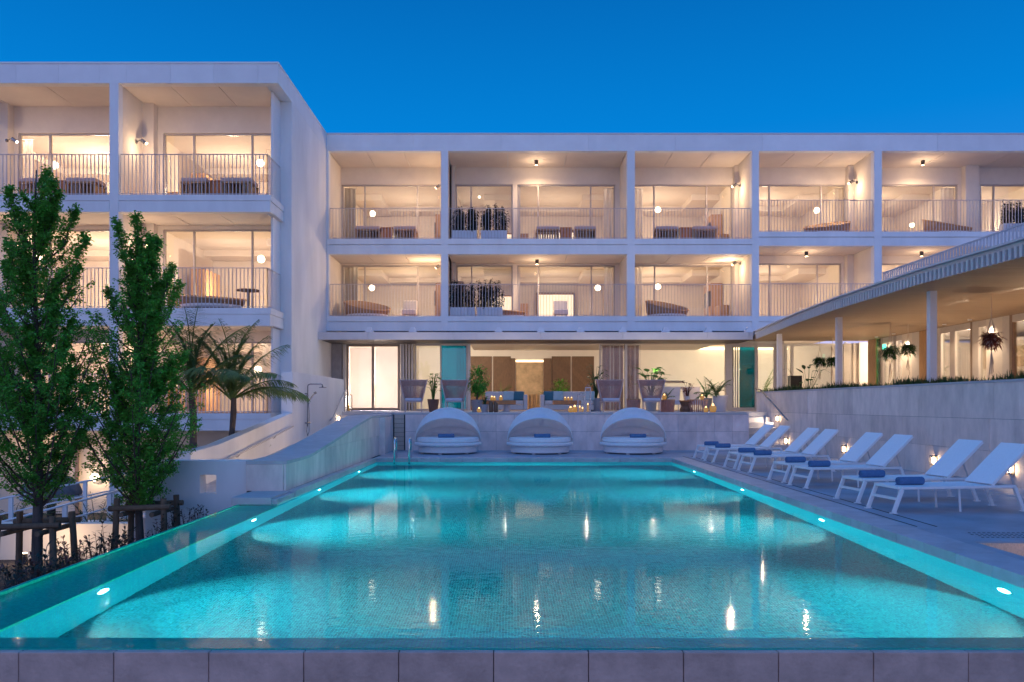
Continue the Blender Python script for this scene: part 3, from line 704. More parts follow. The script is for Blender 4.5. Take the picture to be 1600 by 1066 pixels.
# curtains
for px0, px1, row, lb in ((537, 556, 0, 'grey curtain at the left of the top floor window next to the left wing'), (535, 559, 1, 'grey curtain at the left of the middle floor window next to the left wing'),
                      (943, 960, 0, 'pale curtain at the right of the top floor window beside the planters'), (944, 961, 1, 'pale curtain at the right of the middle floor window beside the planters'),
                      (984, 1004, 0, 'pale curtain at the left of the top floor window above the right daybed'), (984, 1004, 1, 'pale curtain at the left of the middle floor window above the right daybed'),
                      (1304, 1320, 0, 'pale curtain at the right of the top floor window left of the last column'), (1470, 1495, 0, 'pale curtain in the top floor window at the right edge')):
    i = 0 if px0 < 700 else 1 if px0 < 980 else 2 if px0 < 1180 else 3 if px0 < 1366 else 4
    q = (TOP, LOW)[row][i]; dd = 35.75
    curtain(X(px0, dd), X(px1, dd), dd, Z(q['slab'], D) + .02, Z((289, 413)[row], DG) - .08, lb, 'curtain_grey' if px0 < 600 else 'curtain_pale')
# oak joinery, consoles and screens in the rooms
def cabinet(x0, x1, y0, y1, z0, z1, label, mat='oak', n=2, group='wooden cupboards in the rooms'):
    t = thing('cupboard', ((x0 + x1) / 2, y0, z0), label, 'cupboard', group)
    build('carcass', MB().box(x0, x1, y0 + .02, y1, z0, z1), mat, t)
    for k in range(n):
        a, b = x0 + (x1 - x0) * k / n, x0 + (x1 - x0) * (k + 1) / n; build('door', MB().box(a + .006, b - .006, y0, y0 + .019, z0 + .05, z1 - .01), mat, t)
    return t
def tv(x, y, z0, z1, L, label):
    t = thing('television', (x, y, z0), label, 'television', 'dark televisions in the rooms'); build('screen', MB().box(x - .03, x, y, y + L, z0, z1), 'tv_black', t); build('bracket', MB().box(x + .001, x + .07, y + L * .4, y + L * .6, z0 + .15, z1 - .15), 'dark_metal', t)
for row in (0, 1):
    fl = ('top', 'middle')[row]; P = (TOP, LOW)[row]
    for i, pxs in ((2, (1104, 1112)), (0, (690, 697))):
        zf = Z(P[i]['slab'], D); xx = X(BX[i][1], D) - .12
        cabinet(xx - .5, xx, 37.2, 38.6, zf, zf + 2.0, f'tall oak cupboard in the {fl} floor room {BAYN[i]}', n=1)
        cabinet(xx - .42, xx, 36.1, 37.1, zf, zf + .85, f'low oak console in the {fl} floor room {BAYN[i]}')
        tv(xx - .52, 37.3, zf + .95, zf + 1.65, 1.1, f'dark television in the {fl} floor room {BAYN[i]}')
    zf = Z(P[1]['slab'], D)
    cabinet(X(811, 37), X(826, 37), 36.6, 37.2, zf, zf + .98, f'pale oak counter in the {fl} floor room right of the planters')
    t = thing('lit_niche', (X(868, 40), 40.5, zf), f'framed bright alcove on the back wall of the {fl} floor room right of the planters', 'alcove', 'bright framed alcoves')
    a, b = X(838, 40.9), X(898, 40.9)
    m = MB().box(a, a + .06, 40.8, 41.19, zf, zf + 2.0).box(b - .06, b, 40.8, 41.19, zf, zf + 2.0).box(a, b, 40.8, 41.19, zf + 2.0, zf + 2.06)
    build('frame', m, 'walnut', t); build('backlight', MB().box(a + .062, b - .062, 41.12, 41.18, zf + .02, zf + 1.99), 'niche_glow', t)
    cabinet(X(715, 37.4), X(724, 37.4), 37.3, 37.9, zf, zf + 2.1, f'tall brown cupboard behind the planters on the {fl} floor', mat='walnut', n=1)
    t = thing('lit_niche', (X(770, 40), 40.5, zf), f'bright wall panel seen behind the planters on the {fl} floor', 'alcove', 'bright framed alcoves')
    build('backlight', MB().box(X(752, 41), X(800, 41), 41.14, 41.18, zf + .9, zf + 1.9), 'niche_glow', t); build('frame', MB().box(X(750, 41), X(801, 41), 41.1, 41.19, zf + 1.902, zf + 1.96), 'oak', t)
    for i in (0, 2, 3):
        zf = Z(P[i]['slab'], D); a, b = X(BX[i][0] + 62, 40.6), X(BX[i][1] - 40, 40.6)
        cabinet(a, b, 40.5, 41.1, zf, zf + 1.25, f'pale headboard unit in the {fl} floor room {BAYN[i]}', mat='linen', n=4)

# balcony furniture of the main wing
FY = 34.35
def fset(px, pxs, slab, place):
    zf = Z(slab, D) + .022
    for k, (a, b) in enumerate(pxs):
        lb = f"{'left' if k == 0 else 'right'} slatted lounge seat on the {place}"
        daylounge((X(a, FY) + X(b, FY)) / 2, FY, zf, X(b, FY) - X(a, FY), lb)
    stool(X(px, FY), FY - .1, zf, f'orange side table between the lounge seats on the {place}')
fset(606, ((558, 596), (617, 651)), 373, 'top balcony next to the left wing')
fset(884, ((838, 873), (897, 930)), 373, 'top balcony right of the planters')
fset(1069, ((1023, 1058), (1080, 1116)), 373, 'top balcony above the right daybed')
round_bed(X(574, FY), FY, Z(494, D) + .022, 1.9, 'brown wicker daybed on the middle balcony next to the left wing', h=.85)
round_bed(X(1042, FY), FY, Z(494, D) + .022, 1.75, 'brown wicker daybed on the middle balcony above the right daybed', h=.85)
round_bed(X(800, FY), FY + .3, Z(494, D) + .022, 1.1, 'wicker daybed half hidden behind the planters of the middle balcony', h=.45)
round_bed(X(1292, FY), FY, Z(362, D) + .022, 1.85, 'wicker daybed on the top balcony left of the last column', s=-1, h=.80)
round_bed(X(1480, FY), FY, Z(362, D) + .022, 1.9, 'pale wicker daybed on the top balcony at the right edge', h=.88)
for px0, px1, slab, lb, sd, ph in ((706, 746, 373, 'left white planter of dark bamboo on the top balcony', 1, 1.02), (751, 793, 373, 'right white planter of dark bamboo on the top balcony', 2, 1.15),
                               (703, 743, 494, 'left white planter of dark bamboo on the middle balcony', 3, 1.15), (745, 786, 494, 'right white planter of dark bamboo on the middle balcony', 4, 1.2),
                               (1564, 1606, 362, 'white planter of dark bamboo on the top balcony at the right edge', 5, 1.0)):
    planter((X(px0, D + .4) + X(px1, D + .4)) / 2, D + .42, Z(slab, D) + .022, X(px1, D + .4) - X(px0, D + .4), lb, seed=sd, ph=ph)
def armchair(x, y, z, label, mat='linen'):
    t = thing('armchair', (x, y, z), label, 'armchair', 'small armchairs on the balconies')
    build('seat', MB().box(x - .3, x + .3, y - .3, y + .3, z + .2, z + .42), mat, t, bevel=.03); build('backrest', MB().box(x - .3, x + .3, y + .2, y + .3, z + .43, z + .85), mat, t, bevel=.03)
    for sx in (-1, 1):
        for sy in (-1, 1): build('leg', MB().bar((x + sx * .25, y + sy * .25, z), (x + sx * .25, y + sy * .25, z + .2), .03), 'oak', t)
armchair(X(640, 34.6), 34.6, Z(494, D) + .022, 'small pale armchair on the middle balcony next to the left wing')
armchair(X(876, 34.6), 34.6, Z(494, D) + .022, 'small pale armchair on the middle balcony in front of the bright alcove')

# ================================================================ left wing
E, EB, EG = 26.15, 28.2, 28.26
wing = thing('hotel_wing', (-12, E, -2.3), 'white projecting hotel wing on the left with corner balconies', 'building')
et, es = Z(97, E), Z(130, E)
xa = X(-150, E)
cuts = [X(p, E) for p in (-150, -60, 25, 91, 155, 197, 266, 334, 403)] + [-7.6]
for a, b in zip(cuts, cuts[1:]): build('fascia_panel', MB().box(a + .003, b - .003, E, E + .3, es, et - .06), 'white_panel', wing)
for k in range(3): build('fascia_panel', MB().box(-7.9, -7.6, E + .303 + k * 2.18, E + .297 + (k + 1) * 2.18, es, et - .06), 'white_panel', wing)
build('roof', MB().box(xa, -7.902, E + .303, 45, es + .034, et - .08), 'white_render', wing)
build('roof_edge', MB().box(xa, -7.585, E - .02, E + .4, et - .058, et).box(-8.0, -7.585, E + .4, D + .4, et - .058, et), 'white_panel', wing)
build('return_wall', MB().box(-8.05, -7.602, 27.75, D + 3, -2.4, es - .002), 'white_render', wing)
build('column', MB().box(X(171, E), X(185, E), E, E + .3, -2.4, es - .001), 'white_render', wing)
build('end_wall', MB().box(xa - .3, xa - .002, E, 45, -2.4, et), 'white_render', wing)
LEV = [dict(slab=304, bot=331, rail=240, ceil=130, head=209), dict(slab=481, bot=509, rail=418, ceil=331, head=359), dict(slab=646, bot=673, rail=585, ceil=509, head=534)]
FLN = ['top floor', 'middle floor', 'lower floor']
for r, q in enumerate(LEV):
    zf, zb, zc = Z(q['slab'], E), Z(q['bot'], E), Z(q['ceil'], E); zh = Z(q['head'], EG)
    for j in (0, 1):
        xl = xa if j == 0 else X(185, E); xr = X(171, E) if j == 0 else -8.06
        xs = xr if j == 0 else -7.85
        gz = zb + (zf - zb) * .62
        build('balcony_slab', MB().box(xl, xs, E + .012, 27.74, gz + .02, zf).box(xl, xs - .04, E + .05, 27.74, gz, gz + .02).box(xl, xs - .02, E + .02, E + .298, zb, gz).box(xl, xs - .022, E + .298, 27.74, zb + .034, gz - .001).box(xl, xr, 27.74, EB + .2, zb + .034, zf), 'white_render', wing)
        build('deck', MB().box(xl + .02, xr - .03, E + .2, EB - .36, zf + .001, zf + .022), 'deck_board', wing)
        if j == 0: wins = [(X(30, EG), xr - .04, [X(78, EG)])]
        else: wins = [(X(256, EG), X(436, EG) - .05, [X(303, EG), X(394, EG)])]
        pil = [(X(-30, EB - .34), X(12, EB - .34))] if j == 0 else [(X(222, EB - .34), X(240, EB - .34))]
        balcony(wing, xl, xr, E, EB, EG, zf, zc, zh, wins, pil, sideL=True if j else None)
        pts = [(xl + .03, E + .1), (xr - .03, E + .1)] if j == 0 else [(xl + .03, E + .1), (X(416, E), E + .1), (X(416, E), 27.7)]
        railing(wing, pts, zf, Z(q['rail'], E))
        room_shell(wing, xl + .1, xr - .02, EB + .21, 34.2, zf, min(zh + .2, zc + .3), 1 if j else -1, e=(300, 260, 200)[r] * (1.3 if j == 0 else 1))
    build('corner_screen', MB().box(-8.055, -7.99, E + .72, 27.745, zf, zc), 'white_panel', wing)
    wallspot(X(185, E), 27.35, Z(203, E) - (0, 3.5, 7.0)[r], 1, f'spotlight on the side wall of the {FLN[r]} corner balcony of the left wing', 75)
    if r < 2: wallspot(X(-22, E), 27.2, Z(203, E) - (0, 3.5)[r], 1, f'added out of view spotlight on the pilaster of the {FLN[r]} balcony at the far left', 75)  # lamp out of view, added to brighten the far left balcony ceilings
for px, py, lb in ((85, 258, 'globe lamp in the top floor room at the far left'), (407, 255, 'globe lamp in the top floor corner room of the left wing'), (408, 405, 'globe lamp in the middle floor corner room of the left wing'),
                   (403, 578, 'globe lamp in the lower floor corner room behind the palms'), (108, 572, 'globe lamp in the lower floor room behind the left tree'), (60, 400, 'globe lamp in the middle floor room behind the left tree')):
    globe(X(px, 30), 30, Z(py, 30), .14, lb)
for px0, px1, r, lb in ((36, 52, 0, 'beige curtain in the top floor window at the far left'), (36, 52, 1, 'beige curtain in the middle floor window behind the left tree'), (410, 428, 2, 'pale curtain in the lower floor corner window behind the palms')):
    dd = 28.75; curtain(X(px0, dd), X(px1, dd), dd, Z(LEV[r]['slab'], E) + .02, Z(LEV[r]['head'], EG) - .08, lb, 'curtain_pale')
for r in (0, 1, 2):
    zf = Z(LEV[r]['slab'], E); xx = X(262, 31)
    cabinet(X(298, 31), X(320, 31), 31, 32.6, zf, zf + 2.1, f'tall oak cupboard in the {FLN[r]} corner room of the left wing', n=1)
    cabinet(X(258, 29.5), X(282, 29.5), 29.4, 29.9, zf, zf + .95, f'low oak console in the {FLN[r]} corner room of the left wing')
EY = 27.2
for (a, b), s in (((290, 330), 0), ((352, 398), 1)):
    daylounge((X(a, EY) + X(b, EY)) / 2, EY, Z(304, E) + .022, X(b, EY) - X(a, EY), f"{'left' if s == 0 else 'right'} slatted lounge seat on the top corner balcony of the left wing")
stool(X(341, EY), EY, Z(304, E) + .022, 'dark orange side table on the top corner balcony of the left wing')
for (a, b), s in (((40, 85), 0), ((112, 158), 1)):
    daylounge((X(a, EY) + X(b, EY)) / 2, EY, Z(304, E) + .022, X(b, EY) - X(a, EY), f"{'left' if s == 0 else 'right'} slatted lounge seat on the top balcony at the far left")
stool(X(98, EY), EY, Z(304, E) + .022, 'orange side table on the top balcony at the far left')
round_bed(X(330, EY), EY, Z(481, E) + .022, 2.2, 'low wicker daybed on the middle corner balcony of the left wing', h=.6)
t = thing('round_table', (X(388, 27.4), 27.4, Z(481, E)), 'small round brown table on the middle corner balcony of the left wing', 'table')
build('table_top', MB().lathe((X(388, 27.4), 27.4, Z(481, E) + .72), [(.38, 0), (.38, .04)], 24), 'walnut', t); build('leg', MB().lathe((X(388, 27.4), 27.4, Z(481, E) + .022), [(.2, 0), (.05, .04), (.05, .697)], 12), 'walnut', t)
# lower ground storey of the wing
zl = Z(673, E)
build('ground_wall', wall_with_openings(EB, EB + .2, xa, -8.06, -2.4, zl + .03, [(X(120, EB), X(168, EB), -2.4, Z(694, EB))]), 'cream_plaster', wing)
build('ground_door', MB().box(X(120, EB), X(168, EB), EB + .1, EB + .15, -2.4, Z(694, EB)), 'cream_plaster', wing)
build('door_post', MB().box(X(118, EB), X(124, EB), EB - .04, EB - .001, -2.4, zl), 'frame_bronze', wing)
t = thing('wall_lamp', (X(152, EB), EB, Z(745, EB)), 'bright lamp by the doorway under the left wing', 'wall lamp')
build('globe', MB().ball((X(152, EB), EB - .16, Z(745, EB)), .15, 14, 8), 'globe_glow', t, smooth=True); build('back_plate', MB().box(X(148, EB), X(156, EB), EB - .06, EB - .001, Z(748, EB), Z(742, EB)), 'frame_bronze', t)
lamp('POINT', (X(152, EB), EB - .5, Z(745, EB)), 26, WARM, .0)
lamp('POINT', (X(60, EB), EB - .9, zl - .4), 26, WARM, .03)
# ================================================================ terrace canopy and pavilion
SZ = HC + 2.575                        # soffit
YC = 31.56
def edge_x(y):
    pts = [(5, 8.85), (14, 8.88), (17, 8.70), (21.5, 8.76), (25, 9.0), (29, 9.38), (31.2, 9.62)]
    for (a, xa_), (b, xb_) in zip(pts, pts[1:]):
        if a <= y <= b: return xa_ + (xb_ - xa_) * (y - a) / (b - a)
    return pts[-1][1]
cn = thing('canopy', (4, YC, SZ), 'long flat canopy over the terrace that sweeps out over the pavilion on the right', 'canopy')
jn = [-7.598] + [X(p, YC) for p in (575, 709, 844, 973, 1105, 1170)] + [9.55]
for a, b in zip(jn, jn[1:]): build('fascia_panel', MB().box(a + .004, b - .004, YC - .03, YC + .05, SZ - .02, SZ + .27), 'canopy_metal', cn)
build('roof', MB().box(-7.598, 9.6, YC + .05, D - .002, SZ + .12, SZ + .24).box(-7.598, 24, D + .02, 33.85, SZ + .12, SZ + .2), 'canopy_metal', cn)
build('roof', MB().prism([(edge_x(5), 5), (24, 5), (24, D - .002), (9.62, D - .002), (9.62, 31.2)] + [(edge_x(y), y) for y in (29, 25, 21.5, 17, 14)], SZ + .19, SZ + .26), 'canopy_metal', cn)
for k in range(14): build('soffit_panel', MB().box(-7.59 + k * 1.23 + .004, -7.59 + (k + 1) * 1.23 - .004, YC + .06, 33.85, SZ - .005, SZ + .02), 'soffit_dark', cn)
y = 9.0; k = 0
while y < 32.4:       # boards of the right soffit, their ends make the finned edge
    build('soffit_board', MB().box(edge_x(min(y, 31.2)) + .02 if y < 31.3 else 9.63, 14.9, y + .004, y + .126, SZ + .0, SZ + .185), 'soffit_wood', cn); y += .15; k += 1
y = 9.0
fins = []
while y < 31.1:
    e0 = edge_x(y); build('fin', MB().box(e0 - .06, e0 + .016, y + .002, y + .075, SZ - .02, SZ + .185), 'fin_metal', cn); y += .15
build('roof_trim', MB().prism([(edge_x(y) - .10, y) for y in (5, 14, 17, 21.5, 25, 29, 31.2)] + [(edge_x(y) + .15, y) for y in (31.2, 29, 25, 21.5, 17, 14, 5)], SZ + .262, SZ + .30), 'canopy_metal', cn)
for px, py, lb in ((1217.8, 522, 0), (1310.7, 496, 0), (1456, 455, 0)):
    d = 2.575 * F / (632 - py); build('column', MB().box(X(px, d) - .078, X(px, d) + .078, d - .078, d + .078, 1.5, SZ - .001), 'white_paint', cn)
RX = 10.2
rail = MB().bar((RX, 5, SZ + 1.02), (RX, 21.9, SZ + 1.02), .05, .03).bar((RX, 5, SZ + .36), (RX, 21.9, SZ + .36), .05, .03)
ro = build('railing', rail, 'canopy_metal', cn); bm_ = MB(); y = 8.0
while y < 21.9: bm_.bar((RX, y, SZ + .26), (RX, y, SZ + 1.01), .022, .05); y += .125
stuff(build('baluster', bm_, 'canopy_metal', ro))
for ip, px in enumerate((577, 645, 779, 845, 907, 973, 1040, 1106, 1170)):
    t = thing('floodlight', (X(px, 31.9), 31.9, SZ + .24), ('first', 'second', 'third', 'fourth', 'fifth', 'sixth', 'seventh', 'eighth', 'ninth')[ip] + ' small white wedge floodlight from the left on the terrace canopy roof', 'floodlight', 'floodlights on the canopy roof')
    x = X(px, 31.9); build('body', MB().add([(x - .16, 31.8, SZ + .30), (x + .16, 31.8, SZ + .30), (x + .06, 31.8, SZ + .50), (x - .06, 31.8, SZ + .50), (x - .16, 32.1, SZ + .30), (x + .16, 32.1, SZ + .30), (x + .06, 32.1, SZ + .50), (x - .06, 32.1, SZ + .50)],
        [(0, 1, 2, 3), (7, 6, 5, 4), (0, 4, 5, 1), (1, 5, 6, 2), (2, 6, 7, 3), (3, 7, 4, 0)]), 'white_paint', t)
    build('bracket', MB().box(x - .05, x + .05, 31.85, 32.05, SZ + .242, SZ + .30), 'dark_metal', t)

# ---------------------------------------------------------------- ground floor front of the main wing
GY = 33.9
lo = thing('hotel_lounge', (4, GY, TZ), 'glazed ground floor of the hotel with sliding doors open to the terrace lounge', 'building')
gx = lambda p: X(p, GY)
build('end_wall', MB().box(-7.59, gx(534), GY, GY + .3, TZ, SZ + .1), 'pot_grey', lo)
build('lintel', MB().box(gx(534), gx(1225), GY, GY + .25, SZ - .02, SZ + .45), 'frame_light', lo)
sliding_window(lo, GY, gx(541), gx(625), TZ + .01, SZ - .025, [gx(582.5)], 'frame_bronze', 'pane', .10)
for a, b in ((544, 581), (585, 623)): build('paper_screen', MB().box(gx(a), gx(b), GY + .35, GY + .37, TZ + .12, SZ - .12), 'screen_paper', lo)
lamp('AREA', (gx(583), GY + 1.4, 1.6), 650, (1, .90, .82), 2.2, aim=(gx(583), GY + .4, 2.2), size_y=.5)
build('screen_box', MB().box(gx(541), gx(626), GY + 1.8, GY + 1.9, TZ, SZ).box(gx(538), gx(541), GY + .3, GY + 1.9, TZ, SZ).box(gx(626), gx(628), GY + .3, GY + 1.9, TZ, SZ), 'room_paint', lo)
for p in (538, 628): build('post', MB().box(gx(p) - .06, gx(p) + .06, GY - .02, GY + .2, TZ, SZ - .022), 'frame_light', lo)
for k, p in enumerate((632, 636.5, 641, 645.5)): build('folded_leaf', MB().box(gx(p) - .035, gx(p) + .035, GY - .35, GY + .35, TZ + .01, SZ - .03), 'frame_metal', lo)
f = sliding_window(lo, GY, gx(648), gx(731), TZ + .01, SZ - .025, [gx(688.5)], 'frame_metal', 'pane_clear', .06)
build('glass_leaf', MB().box(gx(689.5), gx(729), GY + .14, GY + .16, TZ + .05, SZ - .07), 'pane_teal', lo)
for k in range(4): build('glass_edge', MB().box(gx(714 + k * 4.4), gx(714 + k * 4.4) + .025, GY + .17, GY + .22, TZ + .05, SZ - .07), 'frame_light', lo)
build('post', MB().box(gx(731), gx(735), GY - .02, GY + .2, TZ, SZ - .022), 'rail_metal', lo)
build('post', MB().box(gx(938), gx(941), GY + .3, GY + .5, TZ, SZ), 'frame_light', lo)
build('post', MB().box(gx(976.5), gx(980), GY - .02, GY + .2, TZ, SZ - .022), 'rail_metal', lo)
for a, b in ((941, 976.5), (980, 1001)): build('glass_leaf', MB().box(gx(a), gx(b), GY + .02, GY + .035, TZ + .02, SZ - .03), 'pane', lo)
for k, p in enumerate((953, 958, 968, 992)): build('glass_edge', MB().box(gx(p), gx(p) + .04, GY + .04, GY + .09, TZ + .02, SZ - .03), 'frame_light', lo)
build('post', MB().box(gx(1134), gx(1140), GY - .02, GY + .2, TZ, SZ - .022), 'frame_light', lo)
sliding_window(lo, GY, gx(1140), gx(1214), TZ + .01, SZ - .025, [gx(1182)], 'frame_light', 'pane_clear', .12)
build('glass_leaf', MB().box(gx(1157), gx(1181), GY + .14, GY + .16, TZ + .05, SZ - .1), 'pane_green', lo)
for k in range(4): build('glass_edge', MB().box(gx(1143 + k * 3.6), gx(1143 + k * 3.6) + .04, GY + .17, GY + .22, TZ + .05, SZ - .1), 'curtain_grey', lo)
curtain(gx(943), gx(976), GY + .5, TZ + .02, SZ - .06, 'mauve curtain gathered behind the glass left of the post between the high back chairs', 'curtain_mauve', 'mauve lounge curtains')
curtain(gx(981), gx(1001), GY + .5, TZ + .02, SZ - .06, 'mauve curtain gathered behind the glass above the fourth high back chair', 'curtain_mauve', 'mauve lounge curtains')
# lounge interior
LY = 39.5
lx = lambda p: X(p, LY)
LZ = SZ + .10
il = MB().box(gx(628), 20, LY, LY + .2, TZ, LZ + .3).box(gx(628) - .02, gx(628) + .08, GY + .3, LY, TZ, LZ + .3).box(gx(628), 14.3, GY + .26, LY, LZ + .2, LZ + .4)
build('room', il, 'room_paint', lo)
build('floor', MB().box(gx(628), 14.3, GY + .1, LY, TZ - .05, TZ + .004), 'floor_wood', lo)
build('lounge_ceiling', MB().box(gx(731), gx(1135), GY + .5, LY - .002, LZ, LZ + .05), 'white_panel', lo)
zt_ = Z(557, LY)
for a, b, m_ in ((700, 768.5), (770.5, 798)) and ((734, 768.5, 0), (770.5, 798, 1), (862, 891.5, 2), (893.5, 928, 3)):
    xa_, xb_ = lx(a), lx(b); n = 8; t_ = build('timber_panel', MB().box(xa_, xb_, LY - .03, LY - .002, TZ, zt_), 'walnut', lo)
    w_, h_ = xb_ - xa_, zt_ - TZ
    for k in range(14):      # boards laid on the diagonal, clipped to the panel
        s = -1 if m_ in (0, 1) else 1; c0 = -w_ + k * (w_ + h_) / 14 + w_ * .0; c1 = c0 + (w_ + h_) / 14 - .012
        poly = [(0, 0), (w_, 0), (w_, h_), (0, h_)]
        def clip(pl, fn):
            o = []
            for i in range(len(pl)):
                p, q = pl[i], pl[(i + 1) % len(pl)]; fp, fq = fn(p), fn(q)
                if fp >= 0: o.append(p)
                if fp * fq < 0: u = fp / (fp - fq); o.append((p[0] + (q[0] - p[0]) * u, p[1] + (q[1] - p[1]) * u))
            return o
        gfun = (lambda p: p[1] - p[0]) if s < 0 else (lambda p: p[1] + p[0] - w_)
        pl = clip(clip(poly, lambda p: gfun(p) - c0), lambda p: c1 - gfun(p))
        if len(pl) < 3: continue
        nn = len(pl); mb = MB().add([(xa_ + px_, LY - .05, TZ + pz_) for px_, pz_ in pl] + [(xa_ + px_, LY - .031, TZ + pz_) for px_, pz_ in pl], [tuple(range(nn)), tuple(reversed(range(nn, 2 * nn)))] + [(i, nn + i, nn + (i + 1) % nn, (i + 1) % nn) for i in range(nn)])
        build('board', mb, 'walnut', t_)
build('stone_feature', MB().box(lx(806), lx(849), LY - .04, LY - .002, TZ, Z(566, LY)), 'gold_stone', lo)
build('cove', MB().box(lx(806), lx(849), LY - .03, LY - .003, Z(565.8, LY), Z(563, LY)), 'cove_glow', lo)
for a, b in ((798, 805), (849.5, 861.5)): build('timber_post', MB().box(lx(a), lx(b), LY - .12, LY - .003, TZ, zt_ - .1), 'walnut', lo)
for k, p in enumerate((824, 830, 837)): build('lit_fin', MB().box(lx(p), lx(p) + .06, LY - .2, LY - .06, TZ, Z(616, LY)), 'oak', lo)
for py in (596, 606): build('glass_shelf', MB().box(lx(1035), lx(1068), LY - .25, LY - .002, Z(py, LY), Z(py, LY) + .03), 'steel_dark', lo)
build('ceiling_cove', MB().box(gx(1140), 13.6, LY - .2, LY - .1, LZ + .02, LZ + .10), 'cove_glow', lo)
for p in (660, 790, 905, 1000, 1080): lamp('POINT', (gx(p), 30.6, TZ + 1.75), 34, WARM2, 0)  # added warm fill over the terrace, bare points without fixtures
lamp('AREA', (gx(835), GY + .9, LZ - .03), 85, WARM2, 6.0, aim=(gx(835), LY, 2.0), size_y=.3)
lamp('AREA', (gx(1065), GY + .9, LZ - .03), 95, WARM2, 3.6, aim=(gx(1065), LY, 2.2), size_y=.3)
lamp('AREA', (gx(675), GY + .9, LZ - .03), 130, (1, .90, .70), 2.0, aim=(gx(670), LY, 2.2), size_y=.3)
lamp('AREA', (gx(1195), GY + .9, LZ - .03), 90, (.95, 1, .70), 1.8, aim=(gx(1195), LY, 2.2), size_y=.3)
lamp('AREA', (gx(1290), GY + .9, LZ - .03), 150, WARM2, 2.5, aim=(gx(1290), LY, 2.2), size_y=.3)

# ---------------------------------------------------------------- pavilion on the right
PX = 14.4
pv = thing('pavilion', (PX, 24, TZ), 'warm lit glazed pavilion under the sloping canopy on the right', 'building')
pd_ = lambda p: PX * F / (p - 798)
def pbox(a, b, x0, x1, z0=TZ, z1=SZ - .004): return MB().box(x0, x1, pd_(a), pd_(b), z0, z1)
build('end_wall', MB().box(X(1332, 33.7), X(1356, 33.7), 33.6, 33.7, TZ, SZ - .003), 'cream_plaster', pv)
sliding_window(pv, 33.7, X(1222, 33.7), X(1308, 33.7), TZ + .01, SZ - .01, [X(1228, 33.7), X(1238, 33.7), X(1302, 33.7)], 'frame_light', 'pane', .10)
build('curtain_wall', MB().box(X(1318, 33.7), X(1332, 33.7), 33.66, 33.72, TZ, SZ - .01), 'curtain_grey', pv)
for a, b, m_ in ((1356, 1368, 'oak'), (1376, 1379, 'frame_metal'), (1396, 1400, 'frame_metal'), (1409, 1425, 'cream_plaster'), (1425, 1436, 'frame_light'), (1436.3, 1451, 'oak'), (1452, 1470, 'frame_light'),
                 (1484, 1492, 'frame_light'), (1516, 1519, 'frame_bronze'), (1519.2, 1529, 'frame_light'), (1541, 1566, 'cream_plaster'), (1566.2, 1577, 'frame_light'), (1577.2, 1581, 'frame_bronze')):
    build('wall_panel', pbox(a, b, PX, PX + .14), m_, pv)
for a, b in ((1379, 1396), (1400, 1409), (1470, 1484), (1492, 1516), (1529, 1541), (1581, 1700)):
    build('pane', MB().box(PX + .05, PX + .06, pd_(a) - .003, pd_(b) + .003, TZ + .05, SZ - .22), 'pane', pv); build('head_frame', pbox(a + .05, b - .05, PX + .01, PX + .13, SZ - .21), 'frame_light', pv)
build('teal_glass', pbox(1368.2, 1375.8, PX + .03, PX + .05), 'exit_dim', pv)
build('room', MB().box(PX + 5, PX + 5.1, 13, 33.6, TZ, SZ).box(PX + .16, PX + 5, 33.4, 33.5, TZ, SZ), 'room_paint', pv)
build('kitchen_hood', MB().box(PX + 3.0, PX + 3.2, 20, 29.5, 2.75, 3.45), 'blind_tan', pv)
build('kitchen_unit', MB().box(PX + 3.6, PX + 4.6, 21, 30, TZ, 2.1), 'kitchen_steel', pv)
for k in range(7): build('kitchen_appliance', MB().box(PX + 3.7, PX + 4.5, 21.3 + k * 1.2, 21.3 + k * 1.2 + random.uniform(.5, .9), 2.1, 2.1 + random.uniform(.25, .6)), 'kitchen_steel', pv)
build('amber_wall', MB().box(PX + .9, PX + 1.0, 14, pd_(1577), TZ, SZ), 'amber_paint', pv)
for yy in (22.5, 25.5, 28.5, 31.5): lamp('POINT', (PX + 2.0, yy, SZ - .35), 420, WARM2, 0)  # unseen points added to fill the pavilion, here and on the next line
for yy in (16, 20): lamp('POINT', (PX + .5, yy, SZ - .3), 80, WARM, 0)
for p in (1417, 1549): lamp('SPOT', (PX - .28, pd_(p), SZ - .03), 120, WARM2, .04, aim=(PX - .02, pd_(p), 2.0), cone=95, blend=.7)
for ip, p in enumerate((1340, 1390, 1418, 1500, 1541)):
    yy = pd_(p) ; t = thing('downlight', (PX - .5, yy, SZ - .02), ('farthest', 'second farthest', 'middle', 'second nearest', 'nearest')[ip] + ' of the small recessed lights in the timber canopy soffit', 'ceiling light', 'recessed lights in the canopy soffit')
    build('trim_ring', MB().lathe((PX - .5, yy, SZ - .03), [(.04, .0), (.06, .0), (.06, .029)], 14), 'white_paint', t); build('bulb', MB().lathe((PX - .5, yy, SZ - .026), [(.001, 0), (.038, 0), (.038, .02)], 12), 'bulb_warm', t)
    lamp('SPOT', (PX - .5, yy, SZ - .06), 60, WARM, .04, aim=(PX - .5, yy, 0), cone=120, blend=.9)
# added upward spots, without fixtures, that brighten the timber soffit
for yy in (15, 19.5, 24, 28.5): lamp('SPOT', (12.2, yy, TZ + .15), 150, WARM, .12, aim=(12.2, yy, SZ), cone=140, blend=1)
t = thing('exit_sign', (PX - .02, pd_(1382), Z(511, pd_(1382))), 'small glowing green light above the pavilion door', 'sign light')
build('face', MB().box(PX - .05, PX - .02, pd_(1385), pd_(1381), 3.55, 3.75), 'exit_green', t)
build('housing', MB().box(PX - .019, PX - .001, pd_(1385.4), pd_(1380.6), 3.53, 3.77), 'white_paint', t)

